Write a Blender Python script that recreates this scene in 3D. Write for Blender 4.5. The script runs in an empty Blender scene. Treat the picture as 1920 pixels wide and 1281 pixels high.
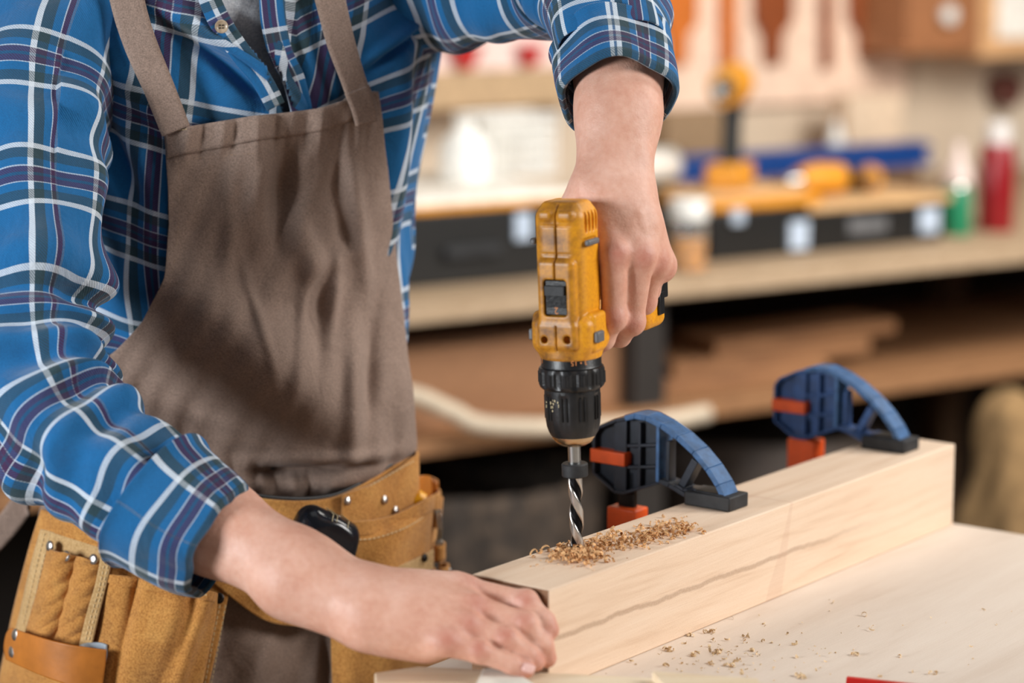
import bpy, bmesh, math, random
import numpy as np
from mathutils import Vector, Matrix
random.seed(7); rng = np.random.default_rng(7)
C = bpy.context.scene.collection

# ------------------------------------------------------------------ camera, light, exposure
CAMZ = 1.55; PITCH = math.radians(9.8); F = 4533.0
cam = bpy.data.objects.new('camera', bpy.data.cameras.new('camera')); C.objects.link(cam)
cam.location = (0, 0, CAMZ); cam.rotation_euler = (math.pi/2-PITCH, 0, 0)
cam.data.sensor_width = 36; cam.data.lens = F/1920*36
cam.data.clip_start = .05
cam.data.dof.use_dof = True; cam.data.dof.focus_distance = 2.205; cam.data.dof.aperture_fstop = 2.5
bpy.context.scene.camera = cam
vs = bpy.context.scene.view_settings
vs.view_transform = 'Standard'; vs.look = 'None'; vs.exposure = 0.22; vs.gamma = 1; vs.use_curve_mapping = False
W = bpy.data.worlds.new('world'); bpy.context.scene.world = W; W.use_nodes = True
W.node_tree.nodes['Background'].inputs[0].default_value = (1.0, .93, .86, 1)
W.node_tree.nodes['Background'].inputs[1].default_value = .05
def area(name, loc, target, size, size_y, power, col):
    l = bpy.data.lights.new(name, 'AREA'); l.shape = 'RECTANGLE'; l.size = size; l.size_y = size_y; l.energy = power; l.color = col
    o = bpy.data.objects.new(name, l); C.objects.link(o); o.location = loc
    o.rotation_euler = (Vector(target)-Vector(loc)).to_track_quat('-Z', 'Y').to_euler(); return o
area('window_light_right', (2.9, 1.45, 2.6), (0.0, 2.3, 1.15), 1.3, 1.3, 84, (1.0, .98, .95))
area('window_light_left', (-2.5, .45, 1.62), (-.3, 2.3, 1.2), .75, .85, 84, (.93, .97, 1.0))
area('overhead_fill', (0.6, 1.7, 3.6), (0.3, 2.2, 1.0), 2.2, 1.6, 6, (.96, .98, 1.0))  # added overhead fill to lift upward faces, no actual roof opening
area('background_fill', (1.9, 3.3, 2.8), (0.9, 5.6, 1.5), 1.6, 1.0, 98, (1.0, .96, .9))  # added fill that brightens the back bench and wall, no actual window

# ------------------------------------------------------------------ geometry helpers
FW = np.array([0, math.cos(PITCH), -math.sin(PITCH)]); UP = np.array([0, math.sin(PITCH), math.cos(PITCH)]); RT = np.array([1., 0, 0])
def at(x, y, Y):                     # world point at distance Y in front of the camera
    r = RT*(x-960)/F + FW - UP*(y-640.5)/F
    r = r*(Y/r[1]); r[2] += CAMZ; return r
def onz(x, y, z):                    # world point on the level plane z
    r = RT*(x-960)/F + FW - UP*(y-640.5)/F
    r = r*((z-CAMZ)/r[2]); r[2] += CAMZ; return r
def pix(P):
    P = np.asarray(P, float)-np.array([0, 0, CAMZ]); d = P@FW
    return 960+F*(P@RT)/d, 640.5-F*(P@UP)/d
def V(*a): return np.array(a, float)
def prop(o, label=None, cat=None, group=None, kind=None):
    if label: o['label'] = label
    if cat: o['category'] = cat
    if group: o['group'] = group
    if kind: o['kind'] = kind
    return o
def empty(name, loc, label=None, cat=None, group=None, rz=0):
    o = bpy.data.objects.new(name, None); C.objects.link(o); o.location = loc; o.rotation_euler = (0, 0, rz)
    o.empty_display_size = .02
    return prop(o, label, cat, group)
def parent(o, p):
    if p is None: return
    bpy.context.view_layer.update()
    o.parent = p; o.matrix_parent_inverse = p.matrix_world.inverted()
def mesh_obj(name, verts, faces, mat, p=None, smooth=True, uv=None, cols=None, flat_angle=None, local=False):
    me = bpy.data.meshes.new(name); me.from_pydata([tuple(v) for v in verts], [], [tuple(f) for f in faces]); me.validate()
    if smooth: me.polygons.foreach_set('use_smooth', [True]*len(me.polygons))
    if uv is not None:
        uv = np.asarray(uv, dtype=np.float32); lay = me.uv_layers.new(name='UVMap'); idx = np.zeros(len(me.loops), dtype=np.int32); me.loops.foreach_get('vertex_index', idx)
        lay.data.foreach_set('uv', uv[idx].ravel())
    if cols is not None:
        for nm, c in cols.items():
            a = me.attributes.new(nm, 'FLOAT', 'POINT'); a.data.foreach_set('value', np.asarray(c, dtype=np.float32))
    me.materials.append(mat)
    if flat_angle: me.set_sharp_from_angle(angle=math.radians(flat_angle))
    me.update()
    o = bpy.data.objects.new(name, me); C.objects.link(o)
    if p is not None:
        if local: o.parent = p
        else: parent(o, p)
    return o
class MB:                            # gathers shapes of ONE mesh
    def __init__(s): s.v = []; s.f = []
    def add(s, v, f):
        n = len(s.v); s.v += [tuple(a) for a in v]; s.f += [tuple(i+n for i in q) for q in f]; return s
    def box(s, c, d, R=None):
        c = V(*c); v = []
        for z in (-1, 1):
            for x, y in ((-1, -1), (1, -1), (1, 1), (-1, 1)):
                q = V(x*d[0]/2, y*d[1]/2, z*d[2]/2); v.append(c+(q if R is None else R@q))
        return s.add(v, [(3, 2, 1, 0), (4, 5, 6, 7), (0, 1, 5, 4), (1, 2, 6, 5), (2, 3, 7, 6), (3, 0, 4, 7)])
    def prism(s, pts, f0, f1):       # closed outline pts (2D) mapped through f0 and f1
        n = len(pts); a = [f0(*p) for p in pts]; b = [f1(*p) for p in pts]
        return s.add(a+b, [tuple(range(n))[::-1], tuple(range(n, 2*n))]+[(i, (i+1) % n, (i+1) % n+n, i+n) for i in range(n)])
    def lathe(s, prof, c=(0, 0, 0), seg=32, axis='z', rf=None, cap=True):
        v = []; f = []; m = len(prof)
        for k, (r, z) in enumerate(prof):
            for i in range(seg):
                t = 2*math.pi*i/seg; rr = rf(t, k, r, z) if rf else r
                p = (rr*math.cos(t), rr*math.sin(t), z)
                if axis == 'x': p = (p[2], p[0], p[1])
                if axis == 'y': p = (p[0], p[2], p[1])
                v.append(V(*p)+V(*c))
        for k in range(m-1):
            for i in range(seg):
                j = (i+1) % seg; f.append((k*seg+i, k*seg+j, (k+1)*seg+j, (k+1)*seg+i))
        if cap: f.append(tuple(range(seg))[::-1]); f.append(tuple((m-1)*seg+i for i in range(seg)))
        return s.add(v, f)
    def tube(s, pts, r, seg=10, cap=True):
        pts = [V(*p) for p in pts]; n = len(pts); rr = r if hasattr(r, '__len__') else [r]*n; v = []; f = []; nrm = None
        for i in range(n):
            t = pts[min(i+1, n-1)]-pts[max(i-1, 0)]; t = t/(np.linalg.norm(t)+1e-12)
            if nrm is None: nrm = np.cross(t, V(0, 0, 1) if abs(t[2]) < .9 else V(1, 0, 0))
            nrm = nrm-t*(nrm@t); nrm = nrm/np.linalg.norm(nrm); b = np.cross(t, nrm)
            for k in range(seg):
                a = 2*math.pi*k/seg; v.append(pts[i]+rr[i]*(math.cos(a)*nrm+math.sin(a)*b))
        for i in range(n-1):
            for k in range(seg):
                j = (k+1) % seg; f.append((i*seg+k, i*seg+j, (i+1)*seg+j, (i+1)*seg+k))
        if cap: f.append(tuple(range(seg))[::-1]); f.append(tuple((n-1)*seg+i for i in range(seg)))
        return s.add(v, f)
    def build(s, name, mat, p=None, smooth=True, bevel=0, seg=2, angle=35, local=False, cols=None):
        o = mesh_obj(name, s.v, s.f, mat, p, smooth, flat_angle=angle if smooth else None, local=local, cols=cols)
        if bevel:
            m = o.modifiers.new('bevel', 'BEVEL'); m.width = bevel; m.segments = seg; m.limit_method = 'ANGLE'; m.angle_limit = math.radians(40); m.harden_normals = False
        return o
def rotz(a): c, s = math.cos(a), math.sin(a); return np.array([[c, -s, 0], [s, c, 0], [0, 0, 1.]])
def catmull(pts, n):
    P = np.array(pts, float); m = len(P); out = []
    for t in np.linspace(0, m-1, n):
        i = min(int(t), m-2); u = t-i
        p0, p1, p2, p3 = P[max(i-1, 0)], P[i], P[i+1], P[min(i+2, m-1)]
        out.append(.5*((2*p1)+(-p0+p2)*u+(2*p0-5*p1+4*p2-p3)*u*u+(-p0+3*p1-3*p2+p3)*u**3))
    return np.array(out)
def thick(o, t, off=-1):
    m = o.modifiers.new('solid', 'SOLIDIFY'); m.thickness = t; m.offset = off; m.use_rim = True; return o
def grid_obj(name, P, mat, p=None, uv=None, closed_u=False, t=0, keep=None, off=-1, cols=None):
    nv, nu = P.shape[:2]; f = []
    for j in range(nv-1):
        for i in range(nu if closed_u else nu-1):
            q = (j*nu+i, j*nu+(i+1) % nu, (j+1)*nu+(i+1) % nu, (j+1)*nu+i)
            if keep is None or keep(j, i): f.append(q)
    o = mesh_obj(name, P.reshape(-1, 3), f, mat, p, True, uv=None if uv is None else uv.reshape(-1, 2), cols=cols)
    if t: thick(o, t, off)
    return o

# ------------------------------------------------------------------ signed-distance modelling (organic and moulded shapes)
def cone(a, b, r1, r2):
    a = V(*a); b = V(*b); ba = b-a; L2 = max(ba@ba, 1e-12)
    def f(p):
        h = np.clip(((p-a)@ba)/L2, 0, 1); return np.linalg.norm(p-a-h[..., None]*ba, axis=-1)-(r1+(r2-r1)*h)
    return f
def ell(c, r, R=None):
    c = V(*c); r = V(*r)
    def f(p):
        q = p-c
        if R is not None: q = q@R
        k0 = np.linalg.norm(q/r, axis=-1); k1 = np.linalg.norm(q/(r*r), axis=-1); return k0*(k0-1)/np.maximum(k1, 1e-9)
    return f
def rbox(c, d, r, R=None):
    c = V(*c); h = V(*d)/2-r
    def f(p):
        q = p-c
        if R is not None: q = q@R
        q = np.abs(q)-h; return np.linalg.norm(np.maximum(q, 0), axis=-1)+np.minimum(q.max(-1), 0)-r
    return f
def cylz(c, r, h, rd=0, axis=2, R=None):
    c = V(*c); o = [i for i in range(3) if i != axis]
    def f(p):
        q = p-c
        if R is not None: q = q@R
        d = np.stack([np.hypot(q[..., o[0]], q[..., o[1]])-r+rd, np.abs(q[..., axis])-h/2+rd], -1)
        return np.minimum(d.max(-1), 0)+np.linalg.norm(np.maximum(d, 0), axis=-1)-rd
    return f
def smin(a, b, k):
    if k <= 0: return np.minimum(a, b)
    h = np.maximum(k-np.abs(a-b), 0)/k; return np.minimum(a, b)-h*h*k*.25
# item: ('u', f, k) union, ('s', f, k) carve; a group is a list of items: ('g', [items], k)
def sdf_eval(items, p, cen=None, hd=0):   # hd: reach inside which a shape still matters
    D = np.full(p.shape[:-1], 9., dtype=np.float64)
    for op, f, k in items:
        if cen is not None and op != 'g':
            m = f(cen) < hd+2*k+.02
            if not m.any(): continue
            v = f(p[m])
            if op == 'u': D[m] = smin(D[m], v, k)
            else: D[m] = -smin(-D[m], v, k)
        elif op == 'g':
            v = sdf_eval(f, p, cen, hd+k); D = smin(D, v, k)
        else:
            v = f(p); D = smin(D, v, k) if op == 'u' else -smin(-D, v, k)
    return D
def sdf_mesh(items, lo, hi, h, name, mat, p=None, cols=None, disp=None):
    B = 8; lo = V(*lo); hi = V(*hi); n = np.ceil((hi-lo)/(h*B)).astype(int)
    g = np.stack(np.meshgrid(*[np.arange(k) for k in n], indexing='ij'), -1).reshape(-1, 3)
    cen = lo+(g+.5)*h*B; hd = h*B*.867
    d = np.concatenate([sdf_eval(items, c) for c in np.array_split(cen, max(1, len(cen)//60000))])
    m = np.abs(d) < hd*1.6+.012; g = g[m]; cen = cen[m]
    loc = np.stack(np.meshgrid(*[np.arange(B+1)]*3, indexing='ij'), -1)
    ids = []; pos = []; quads = []; N = n*B+2
    def gid(c): return (c[:, 0].astype(np.int64)*N[1]+c[:, 1])*N[2]+c[:, 2]
    cidx = [(0, 0, 0), (1, 0, 0), (0, 1, 0), (1, 1, 0), (0, 0, 1), (1, 0, 1), (0, 1, 1), (1, 1, 1)]
    edges = [(0, 1), (2, 3), (4, 5), (6, 7), (0, 2), (1, 3), (4, 6), (5, 7), (0, 4), (1, 5), (2, 6), (3, 7)]
    for s in range(0, len(g), 400):
        gb = g[s:s+400]; base = gb*B
        P = lo+(base[:, None, None, None, :]+loc)*h
        D = sdf_eval(items, P.reshape(len(gb), -1, 3), cen[s:s+400], hd).reshape(len(gb), B+1, B+1, B+1)
        cv = np.stack([D[:, a:a+B, b:b+B, c:c+B] for a, b, c in cidx], -1); neg = cv < 0
        act = neg.any(-1) & ~neg.all(-1); w = np.argwhere(act)
        if len(w) == 0: continue
        cc = cv[act]; acc = np.zeros((len(w), 3)); cnt = np.zeros(len(w)); ci = np.array(cidx, float)
        for a, b in edges:
            x = (cc[:, a] < 0) != (cc[:, b] < 0)
            t = np.where(x, cc[:, a]/np.where(x, cc[:, a]-cc[:, b], 1), 0)
            acc += np.where(x[:, None], ci[a]+t[:, None]*(ci[b]-ci[a]), 0); cnt += x
        cell = base[w[:, 0]]+w[:, 1:]
        pos.append(lo+(cell+acc/cnt[:, None])*h); ids.append(gid(cell+1))
        for ax in range(3):
            sl = [slice(0, B)]*3; sl2 = list(sl); sl2[ax] = slice(1, B+1)
            A = D[(slice(None),)+tuple(sl)] < 0; Bm = D[(slice(None),)+tuple(sl2)] < 0
            x = np.argwhere(A != Bm)
            if len(x) == 0: continue
            e = base[x[:, 0]]+x[:, 1:]+1; inv = A[x[:, 0], x[:, 1], x[:, 2], x[:, 3]]
            b1 = np.zeros(3, int); b1[(ax+1) % 3] = 1; b2 = np.zeros(3, int); b2[(ax+2) % 3] = 1
            q = np.stack([gid(e-b1-b2), gid(e-b2), gid(e), gid(e-b1)], 1)
            q[~inv] = q[~inv][:, ::-1]; quads.append(q)
    ids = np.concatenate(ids); pos = np.concatenate(pos); q = np.concatenate(quads)
    o = np.argsort(ids); ids = ids[o]; pos = pos[o]
    j = np.searchsorted(ids, q); j = np.minimum(j, len(ids)-1); ok = (ids[j] == q).all(1); j = j[ok]
    if disp is not None: pos = disp(pos)
    me = bpy.data.meshes.new(name); me.vertices.add(len(pos)); me.vertices.foreach_set('co', pos.astype(np.float32).ravel())
    me.loops.add(j.size); me.loops.foreach_set('vertex_index', j.ravel().astype(np.int32))
    me.polygons.add(len(j)); me.polygons.foreach_set('loop_start', np.arange(0, j.size, 4, dtype=np.int32)); me.polygons.foreach_set('use_smooth', np.ones(len(j), dtype=bool))
    me.update(calc_edges=True); me.validate()
    if cols is not None:
        for nm, fn in cols.items():
            a = me.attributes.new(nm, 'FLOAT', 'POINT'); a.data.foreach_set('value', fn(pos).astype(np.float32))
    me.materials.append(mat)
    ob = bpy.data.objects.new(name, me); C.objects.link(ob)
    if p is not None: parent(ob, p)
    return ob

# ------------------------------------------------------------------ materials
def lin(r, g, b): return tuple(((c/255+.055)/1.055)**2.4 if c > 10 else c/255/12.92 for c in (r, g, b))+(1,)
class NT:
    def __init__(s, name):
        s.m = bpy.data.materials.new(name); s.m.use_nodes = True; s.t = s.m.node_tree; s.n = s.t.nodes; s.b = s.n['Principled BSDF']
    def new(s, ty, **kw):
        n = s.n.new(ty)
        for k, v in kw.items():
            if k.startswith('i_'):
                key = k[2:]; n.inputs[int(key) if key.isdigit() else key].default_value = v
            else: setattr(n, k, v)
        return n
    def link(s, a, b): s.t.links.new(a, b)
    def coord(s, kind='Object', scale=(1, 1, 1), rot=(0, 0, 0)):
        tc = s.new('ShaderNodeTexCoord'); mp = s.new('ShaderNodeMapping'); mp.inputs['Scale'].default_value = scale; mp.inputs['Rotation'].default_value = rot
        s.link(tc.outputs[kind], mp.inputs[0]); return mp.outputs[0]
    def noise(s, vec, scale, detail=4, rough=.6, dist=0):
        n = s.new('ShaderNodeTexNoise'); n.inputs['Scale'].default_value = scale; n.inputs['Detail'].default_value = detail; n.inputs['Roughness'].default_value = rough; n.inputs['Distortion'].default_value = dist
        s.link(vec, n.inputs['Vector']); return n.outputs['Fac']
    def ramp(s, fac, stops, interp='LINEAR'):
        r = s.new('ShaderNodeValToRGB'); r.color_ramp.interpolation = interp; e = r.color_ramp.elements
        while len(e) < len(stops): e.new(.5)
        for i, (p, c) in enumerate(stops): e[i].position = p; e[i].color = c if len(c) == 4 else tuple(c)+(1,)
        s.link(fac, r.inputs[0]); return r.outputs[0]
    def mix(s, fac, a, b, blend='MIX'):
        n = s.new('ShaderNodeMix', data_type='RGBA', blend_type=blend)
        for sock, v in ((n.inputs['Factor'], fac), (n.inputs[6], a), (n.inputs[7], b)):
            if hasattr(v, 'links'): s.link(v, sock)
            else: sock.default_value = v
        return n.outputs[2]
    def math(s, op, a, b=None, clamp=False):
        n = s.new('ShaderNodeMath', operation=op, use_clamp=clamp)
        for i, v in enumerate((a, b)):
            if v is None: continue
            if hasattr(v, 'links'): s.link(v, n.inputs[i])
            else: n.inputs[i].default_value = v
        return n.outputs[0]
    def bump(s, h, strength, dist, normal=None):
        b = s.new('ShaderNodeBump'); b.inputs['Strength'].default_value = strength; b.inputs['Distance'].default_value = dist
        s.link(h, b.inputs['Height'])
        if normal is not None: s.link(normal, b.inputs['Normal'])
        return b.outputs[0]
    def done(s, col=None, rough=.6, metal=0, normal=None, **kw):
        b = s.b
        for k, v in (('Base Color', col), ('Roughness', rough), ('Metallic', metal), ('Normal', normal)):
            if v is None: continue
            if hasattr(v, 'links'): s.link(v, b.inputs[k])
            else: b.inputs[k].default_value = v
        for k, v in kw.items(): b.inputs[k.replace('_', ' ')].default_value = v
        return s.m
def plain(name, col, rough=.5, metal=0, var=.12, scale=40, bump=.15, **kw):
    n = NT(name); c = n.coord(); f = n.noise(c, scale, 5)
    dark = tuple(x*(1-var*2) for x in col[:3])+(1,); lite = tuple(min(1, x*(1+var)) for x in col[:3])+(1,)
    cc = n.ramp(f, [(.3, dark), (.7, lite)]); nm = n.bump(n.noise(c, scale*6, 3), bump, .0006)
    return n.done(cc, rough, metal, nm, **kw)
def plaid(name):
    n = NT(name); tc = n.new('ShaderNodeTexCoord'); sp = n.new('ShaderNodeSeparateXYZ'); n.link(tc.outputs['UV'], sp.inputs[0])
    BL = lin(5, 96, 152); WH = lin(216, 224, 232); OL = lin(36, 54, 46); PU = lin(60, 26, 66); TE = lin(22, 60, 86)
    g = lambda a: (a, a, a, 1)
    st = [(0, WH, .8), (.042, OL, .72), (.125, BL, 0), (.183, WH, .6), (.194, PU, .9), (.236, TE, .75), (.258, PU, .9), (.305, WH, .6), (.316, BL, 0), (.375, OL, .72), (.452, WH, .8), (.494, BL, 0)]
    w = n.noise(n.coord('Object', (9, 9, 9)), 1, 2)
    def ax(s, off):
        a = n.math('DIVIDE', s, .114); a = n.math('ADD', a, n.math('MULTIPLY', w, .03)); a = n.math('FRACT', n.math('ADD', a, off)); return n.ramp(a, [(p_, c_) for p_, c_, k_ in st], 'CONSTANT'), n.ramp(a, [(p_, g(k_)) for p_, c_, k_ in st], 'CONSTANT')
    (wa, aw), (we, ae) = ax(sp.outputs[0], .1), ax(sp.outputs[1], .3)
    d = n.math('FRACT', n.math('MULTIPLY', n.math('ADD', sp.outputs[0], sp.outputs[1]), 420.0))
    tw = n.math('PINGPONG', d, .5)
    f1 = n.math('MULTIPLY', aw, n.math('ADD', tw, .72), True); f2 = n.math('MULTIPLY', ae, n.math('SUBTRACT', 1.05, n.math('MULTIPLY', tw, 1.0)), True)
    c = n.mix(f1, BL, wa); c = n.mix(f2, c, we); fz = n.noise(n.coord('Object'), 900, 3)
    c = n.mix(.4, c, n.ramp(fz, [(.3, (.32, .32, .32, 1)), (.7, (.72, .72, .72, 1))]), 'OVERLAY')
    nm = n.bump(n.math('ADD', tw, n.math('MULTIPLY', fz, .6)), .4, .0008, n.bump(n.noise(n.coord('Object', (1, 1, .7)), 26, 4, .5, .8), .5, .008))
    return n.done(c, .95, 0, nm, Sheen_Weight=.2, Sheen_Roughness=.5)
def weave(name, c0, c1, sc=1500, sheen=.1):
    n = NT(name); o = n.coord(); big = n.noise(o, 9, 5); fine = n.noise(n.coord('Object', (1, 1, .35)), sc, 2); fine2 = n.noise(n.coord('Object', (.3, .3, 1)), sc, 2)
    c = n.mix(.6, n.ramp(big, [(.3, c0), (.7, c1)]), n.ramp(n.math('ADD', n.math('MULTIPLY', fine, .5), n.math('MULTIPLY', fine2, .5)), [(.36, tuple(x*.55 for x in c0[:3])+(1,)), (.62, tuple(min(1, x*1.5) for x in c1[:3])+(1,))]))
    nm = n.bump(n.math('ADD', fine, fine2), .3, .0006, n.bump(n.noise(o, 26, 4, .5, .6), .45, .007))
    return n.done(c, .92, 0, nm, Sheen_Weight=sheen)
def suede(name, c0, c1, c2):
    n = NT(name); o = n.coord(); big = n.noise(o, 22, 6, .65); fine = n.noise(o, 520, 4, .7)
    c = n.mix(.5, n.ramp(big, [(.28, c0), (.5, c1), (.75, c2)]), n.ramp(fine, [(.35, c0), (.6, c2)]))
    nm = n.bump(fine, .7, .0012, n.bump(big, .3, .004))
    return n.done(c, .93, 0, nm, Sheen_Weight=.2)
def wood(name, cl, cm, cd, scale=(1, 14, 14), rot=(0, 0, 0), rough=.7, ring=7, streak=None, fine=.25):
    n = NT(name); v = n.coord('Object', scale, rot); a = n.noise(v, ring, 6, .55, .6); b = n.noise(n.coord('Object', (scale[0]*3, scale[1]*14, scale[2]*14), rot), 6, 3)
    c = n.ramp(a, [(.28, cd), (.45, cm), (.7, cl)]); c = n.mix(fine, c, n.ramp(b, [(.35, cd), (.6, cl)]))
    if streak: c = streak(n, c)
    spk = n.noise(n.coord('Object', (1, 1, 1)), 700, 2); c = n.mix(.16, c, n.ramp(spk, [(.35, cd), (.55, cl)]))
    nm = n.bump(b, .15, .0008, n.bump(spk, .12, .0005)); return n.done(c, rough, 0, nm)
def skin_mat():
    n = NT('skin'); o = n.coord(); a = n.noise(o, 28, 5); b = n.noise(o, 160, 4)
    at_ = n.new('ShaderNodeAttribute', attribute_name='red'); 
    c = n.ramp(a, [(.25, lin(210, 152, 128)), (.5, lin(222, 170, 147)), (.75, lin(233, 188, 168))])
    c = n.mix(n.math('MULTIPLY', at_.outputs['Fac'], .8), c, lin(184, 104, 86))
    c = n.mix(.2, c, n.ramp(b, [(.3, lin(190, 118, 98)), (.7, lin(240, 200, 182))]))
    vo = n.new('ShaderNodeTexVoronoi'); vo.inputs['Scale'].default_value = 650; n.link(o, vo.inputs[0])
    nm = n.bump(vo.outputs['Distance'], .2, .0007, n.bump(n.noise(n.coord('Object', (1, 1, 1)), 210, 5), .35, .0016))
    return n.done(c, .5, 0, nm, Subsurface_Weight=.1, Subsurface_Scale=.004, Subsurface_Radius=(1, .35, .2))
def drill_yellow():
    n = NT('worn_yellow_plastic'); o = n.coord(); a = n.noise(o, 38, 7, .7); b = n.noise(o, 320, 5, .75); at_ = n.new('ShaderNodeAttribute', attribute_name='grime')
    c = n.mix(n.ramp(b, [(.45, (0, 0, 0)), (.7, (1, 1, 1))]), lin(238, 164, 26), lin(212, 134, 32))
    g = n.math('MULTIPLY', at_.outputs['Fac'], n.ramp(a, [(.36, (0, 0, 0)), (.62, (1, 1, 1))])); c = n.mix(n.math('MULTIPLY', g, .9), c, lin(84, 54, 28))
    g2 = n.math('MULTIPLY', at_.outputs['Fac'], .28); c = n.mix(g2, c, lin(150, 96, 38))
    nm = n.bump(b, .15, .0006); return n.done(c, .42, 0, nm)
M = {}
M['plaid'] = plaid('blue_plaid_flannel')
M['apron'] = weave('brown_apron_canvas', lin(122, 103, 92), lin(146, 124, 111))
M['trousers'] = weave('dark_trouser_cloth', lin(20, 20, 24), lin(36, 35, 40))
M['tee'] = weave('white_jersey', lin(205, 212, 224), lin(228, 232, 240), 900)
M['suede'] = suede('tan_suede', lin(128, 76, 26), lin(190, 124, 52), lin(220, 164, 88))
M['hide'] = suede('pale_leather_edge', lin(160, 122, 70), lin(196, 156, 100), lin(220, 186, 136))
M['strapleather'] = plain('smooth_tan_leather', lin(186, 112, 40), .45, 0, .12, 30, .2)
M['strapback'] = plain('grey_leather_back', lin(176, 186, 196), .8)
M['thread'] = plain('pale_thread', lin(214, 186, 140), .8)
M['aprthread'] = plain('tan_thread', lin(160, 132, 106), .8)
M['steel'] = plain('steel', lin(188, 188, 186), .28, 1, .08, 60, .1)
M['rivet'] = plain('nickel_rivet', lin(206, 200, 196), .3, 1, .1, 90, .2)
M['darksteel'] = plain('blackened_steel', lin(52, 48, 46), .35, .9, .2, 60)
M['black'] = plain('black_plastic', lin(26, 26, 28), .38, 0, .3, 70, .35)
M['blackrub'] = plain('black_rubber', lin(34, 35, 38), .6, 0, .35, 60, .4)
M['yellow'] = drill_yellow()
M['cleanyellow'] = plain('yellow_plastic', lin(238, 168, 20), .4, 0, .06)
M['grey'] = plain('grey_plastic', lin(104, 104, 106), .45)
M['print'] = plain('printed_orange', lin(214, 140, 84), .6)
M['worn_print'] = plain('worn_cream_print', lin(206, 190, 150), .6)
M['gold'] = plain('gold_toned_steel', lin(206, 178, 142), .25, 1, .05)
M['clampblack'] = plain('clamp_black_nylon', lin(30, 36, 48), .45, 0, .25, 60, .2)
M['clampblue'] = plain('clamp_blue_nylon', lin(58, 98, 144), .5, 0, .22, 90, .3)
M['clampmidblue'] = plain('clamp_dusty_blue_nylon', lin(38, 74, 126), .5, 0, .25, 60, .2)
M['orange'] = plain('orange_plastic', lin(224, 84, 22), .45, 0, .1)
M['skin'] = skin_mat()
M['nail'] = plain('fingernail', lin(232, 186, 176), .3, 0, .04)
M['buttonm'] = plain('tan_button', lin(176, 156, 132), .3, 0, .2, 200)
M['hair'] = plain('brown_hair', lin(58, 38, 26), .6, 0, .3, 120, .6)
M['leather_shoe'] = plain('brown_boot_leather', lin(72, 48, 32), .5)
# ------------------------------------------------------------------ workbench, beam
AZ = math.radians(52.4); LD = V(math.cos(AZ), math.sin(AZ), 0); WD = V(-math.sin(AZ), math.cos(AZ), 0)
A0 = V(.031, 1.968, .998); TZ = .908
def bf(l, w, z=0.): return A0+LD*l+WD*w+V(0, 0, z)          # beam frame -> world
def beamstreak(n, c):
    o = n.new('ShaderNodeTexCoord'); sp = n.new('ShaderNodeSeparateXYZ'); n.link(o.outputs['Object'], sp.inputs[0])
    w = n.noise(n.coord('Object', (1, 1, .1)), 14, 4)
    h = n.math('ADD', n.math('ADD', sp.outputs[2], .0505), n.math('MULTIPLY', sp.outputs[0], .012)); h = n.math('ADD', h, n.math('MULTIPLY', w, -.012))
    h = n.math('ABSOLUTE', h); m = n.math('SUBTRACT', 1.7, n.math('DIVIDE', h, .0019), True); sp2 = n.noise(n.coord('Object', (1, 1, 1)), 420, 3, .8)
    m = n.math('MULTIPLY', m, n.math('ADD', sp2, .25)); m = n.math('MULTIPLY', m, n.math('DIVIDE', n.math('SUBTRACT', .60, sp.outputs[0], True), .2, True)); m = n.math('MULTIPLY', m, n.math('LESS_THAN', sp.outputs[1], .004))
    c = n.mix(n.math('MULTIPLY', m, .75), c, lin(150, 116, 88))
    # finger joint tint
    j = n.math('LESS_THAN', n.math('ABSOLUTE', n.math('SUBTRACT', n.math('ADD', n.math('ADD', sp.outputs[0], n.math('MULTIPLY', w, .03)), n.math('MULTIPLY', sp.outputs[2], -.35)), .41)), n.math('ADD', n.math('ABSOLUTE', n.math('MULTIPLY', sp.outputs[2], .12)), .003))
    return n.mix(n.math('MULTIPLY', j, .22), c, lin(196, 150, 126))
M['beam'] = wood('pale_spruce', lin(238, 214, 190), lin(230, 202, 175), lin(210, 176, 146), (1, 16, 16), ring=5, streak=beamstreak)
M['endgrain'] = wood('end_grain', lin(150, 112, 80), lin(116, 80, 54), lin(84, 56, 38), (1, 6, 40), ring=5)
M['table'] = wood('pale_bench_top', lin(226, 212, 198), lin(219, 203, 188), lin(204, 184, 166), (1.2, 9, 9), ring=3.2, fine=.2)
M['plank'] = wood('pale_pine', lin(238, 222, 196), lin(232, 212, 180), lin(212, 180, 142), (1, 18, 18), ring=5)
M['darkwood'] = wood('old_bench_wood', lin(120, 92, 66), lin(98, 72, 50), lin(70, 50, 34), (1, 10, 10), ring=4)
rt = empty('workbench', bf(.1, -.4, -.998), 'pale wooden workbench top under the clamped beam in the foreground', 'workbench')
def framebox(mb, l0, l1, w0, w1, z0, z1):
    mb.prism([(l0, w0), (l1, w0), (l1, w1), (l0, w1)], lambda a, b: bf(a, b, 0)+V(0, 0, z0-.998), lambda a, b: bf(a, b, 0)+V(0, 0, z1-.998)); return mb
def beamlocal(name, l0, l1, w0, w1, z0, z1, mat, p=None, bevel=.002):
    mb = MB(); mb.box(((l1-l0)/2, (w1-w0)/2, -(z1-z0)/2), (l1-l0, w1-w0, z1-z0))
    o = mb.build(name, mat, None, bevel=bevel); q = bf(l0, w0); o.location = (q[0], q[1], z1); o.rotation_euler = (0, 0, AZ)
    if p is not None: parent(o, p)
    return o
beamlocal('bench_top', -.62, .742, -.95, .13, TZ-.04, TZ, M['table'], rt, .003)
for l, w in ((-.58, -.9), (-.58, 0.0), (.64, -.9), (.64, 0.0)): beamlocal('leg', l, l+.07, w, w+.07, 0, TZ-.04, M['plank'], rt)
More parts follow.
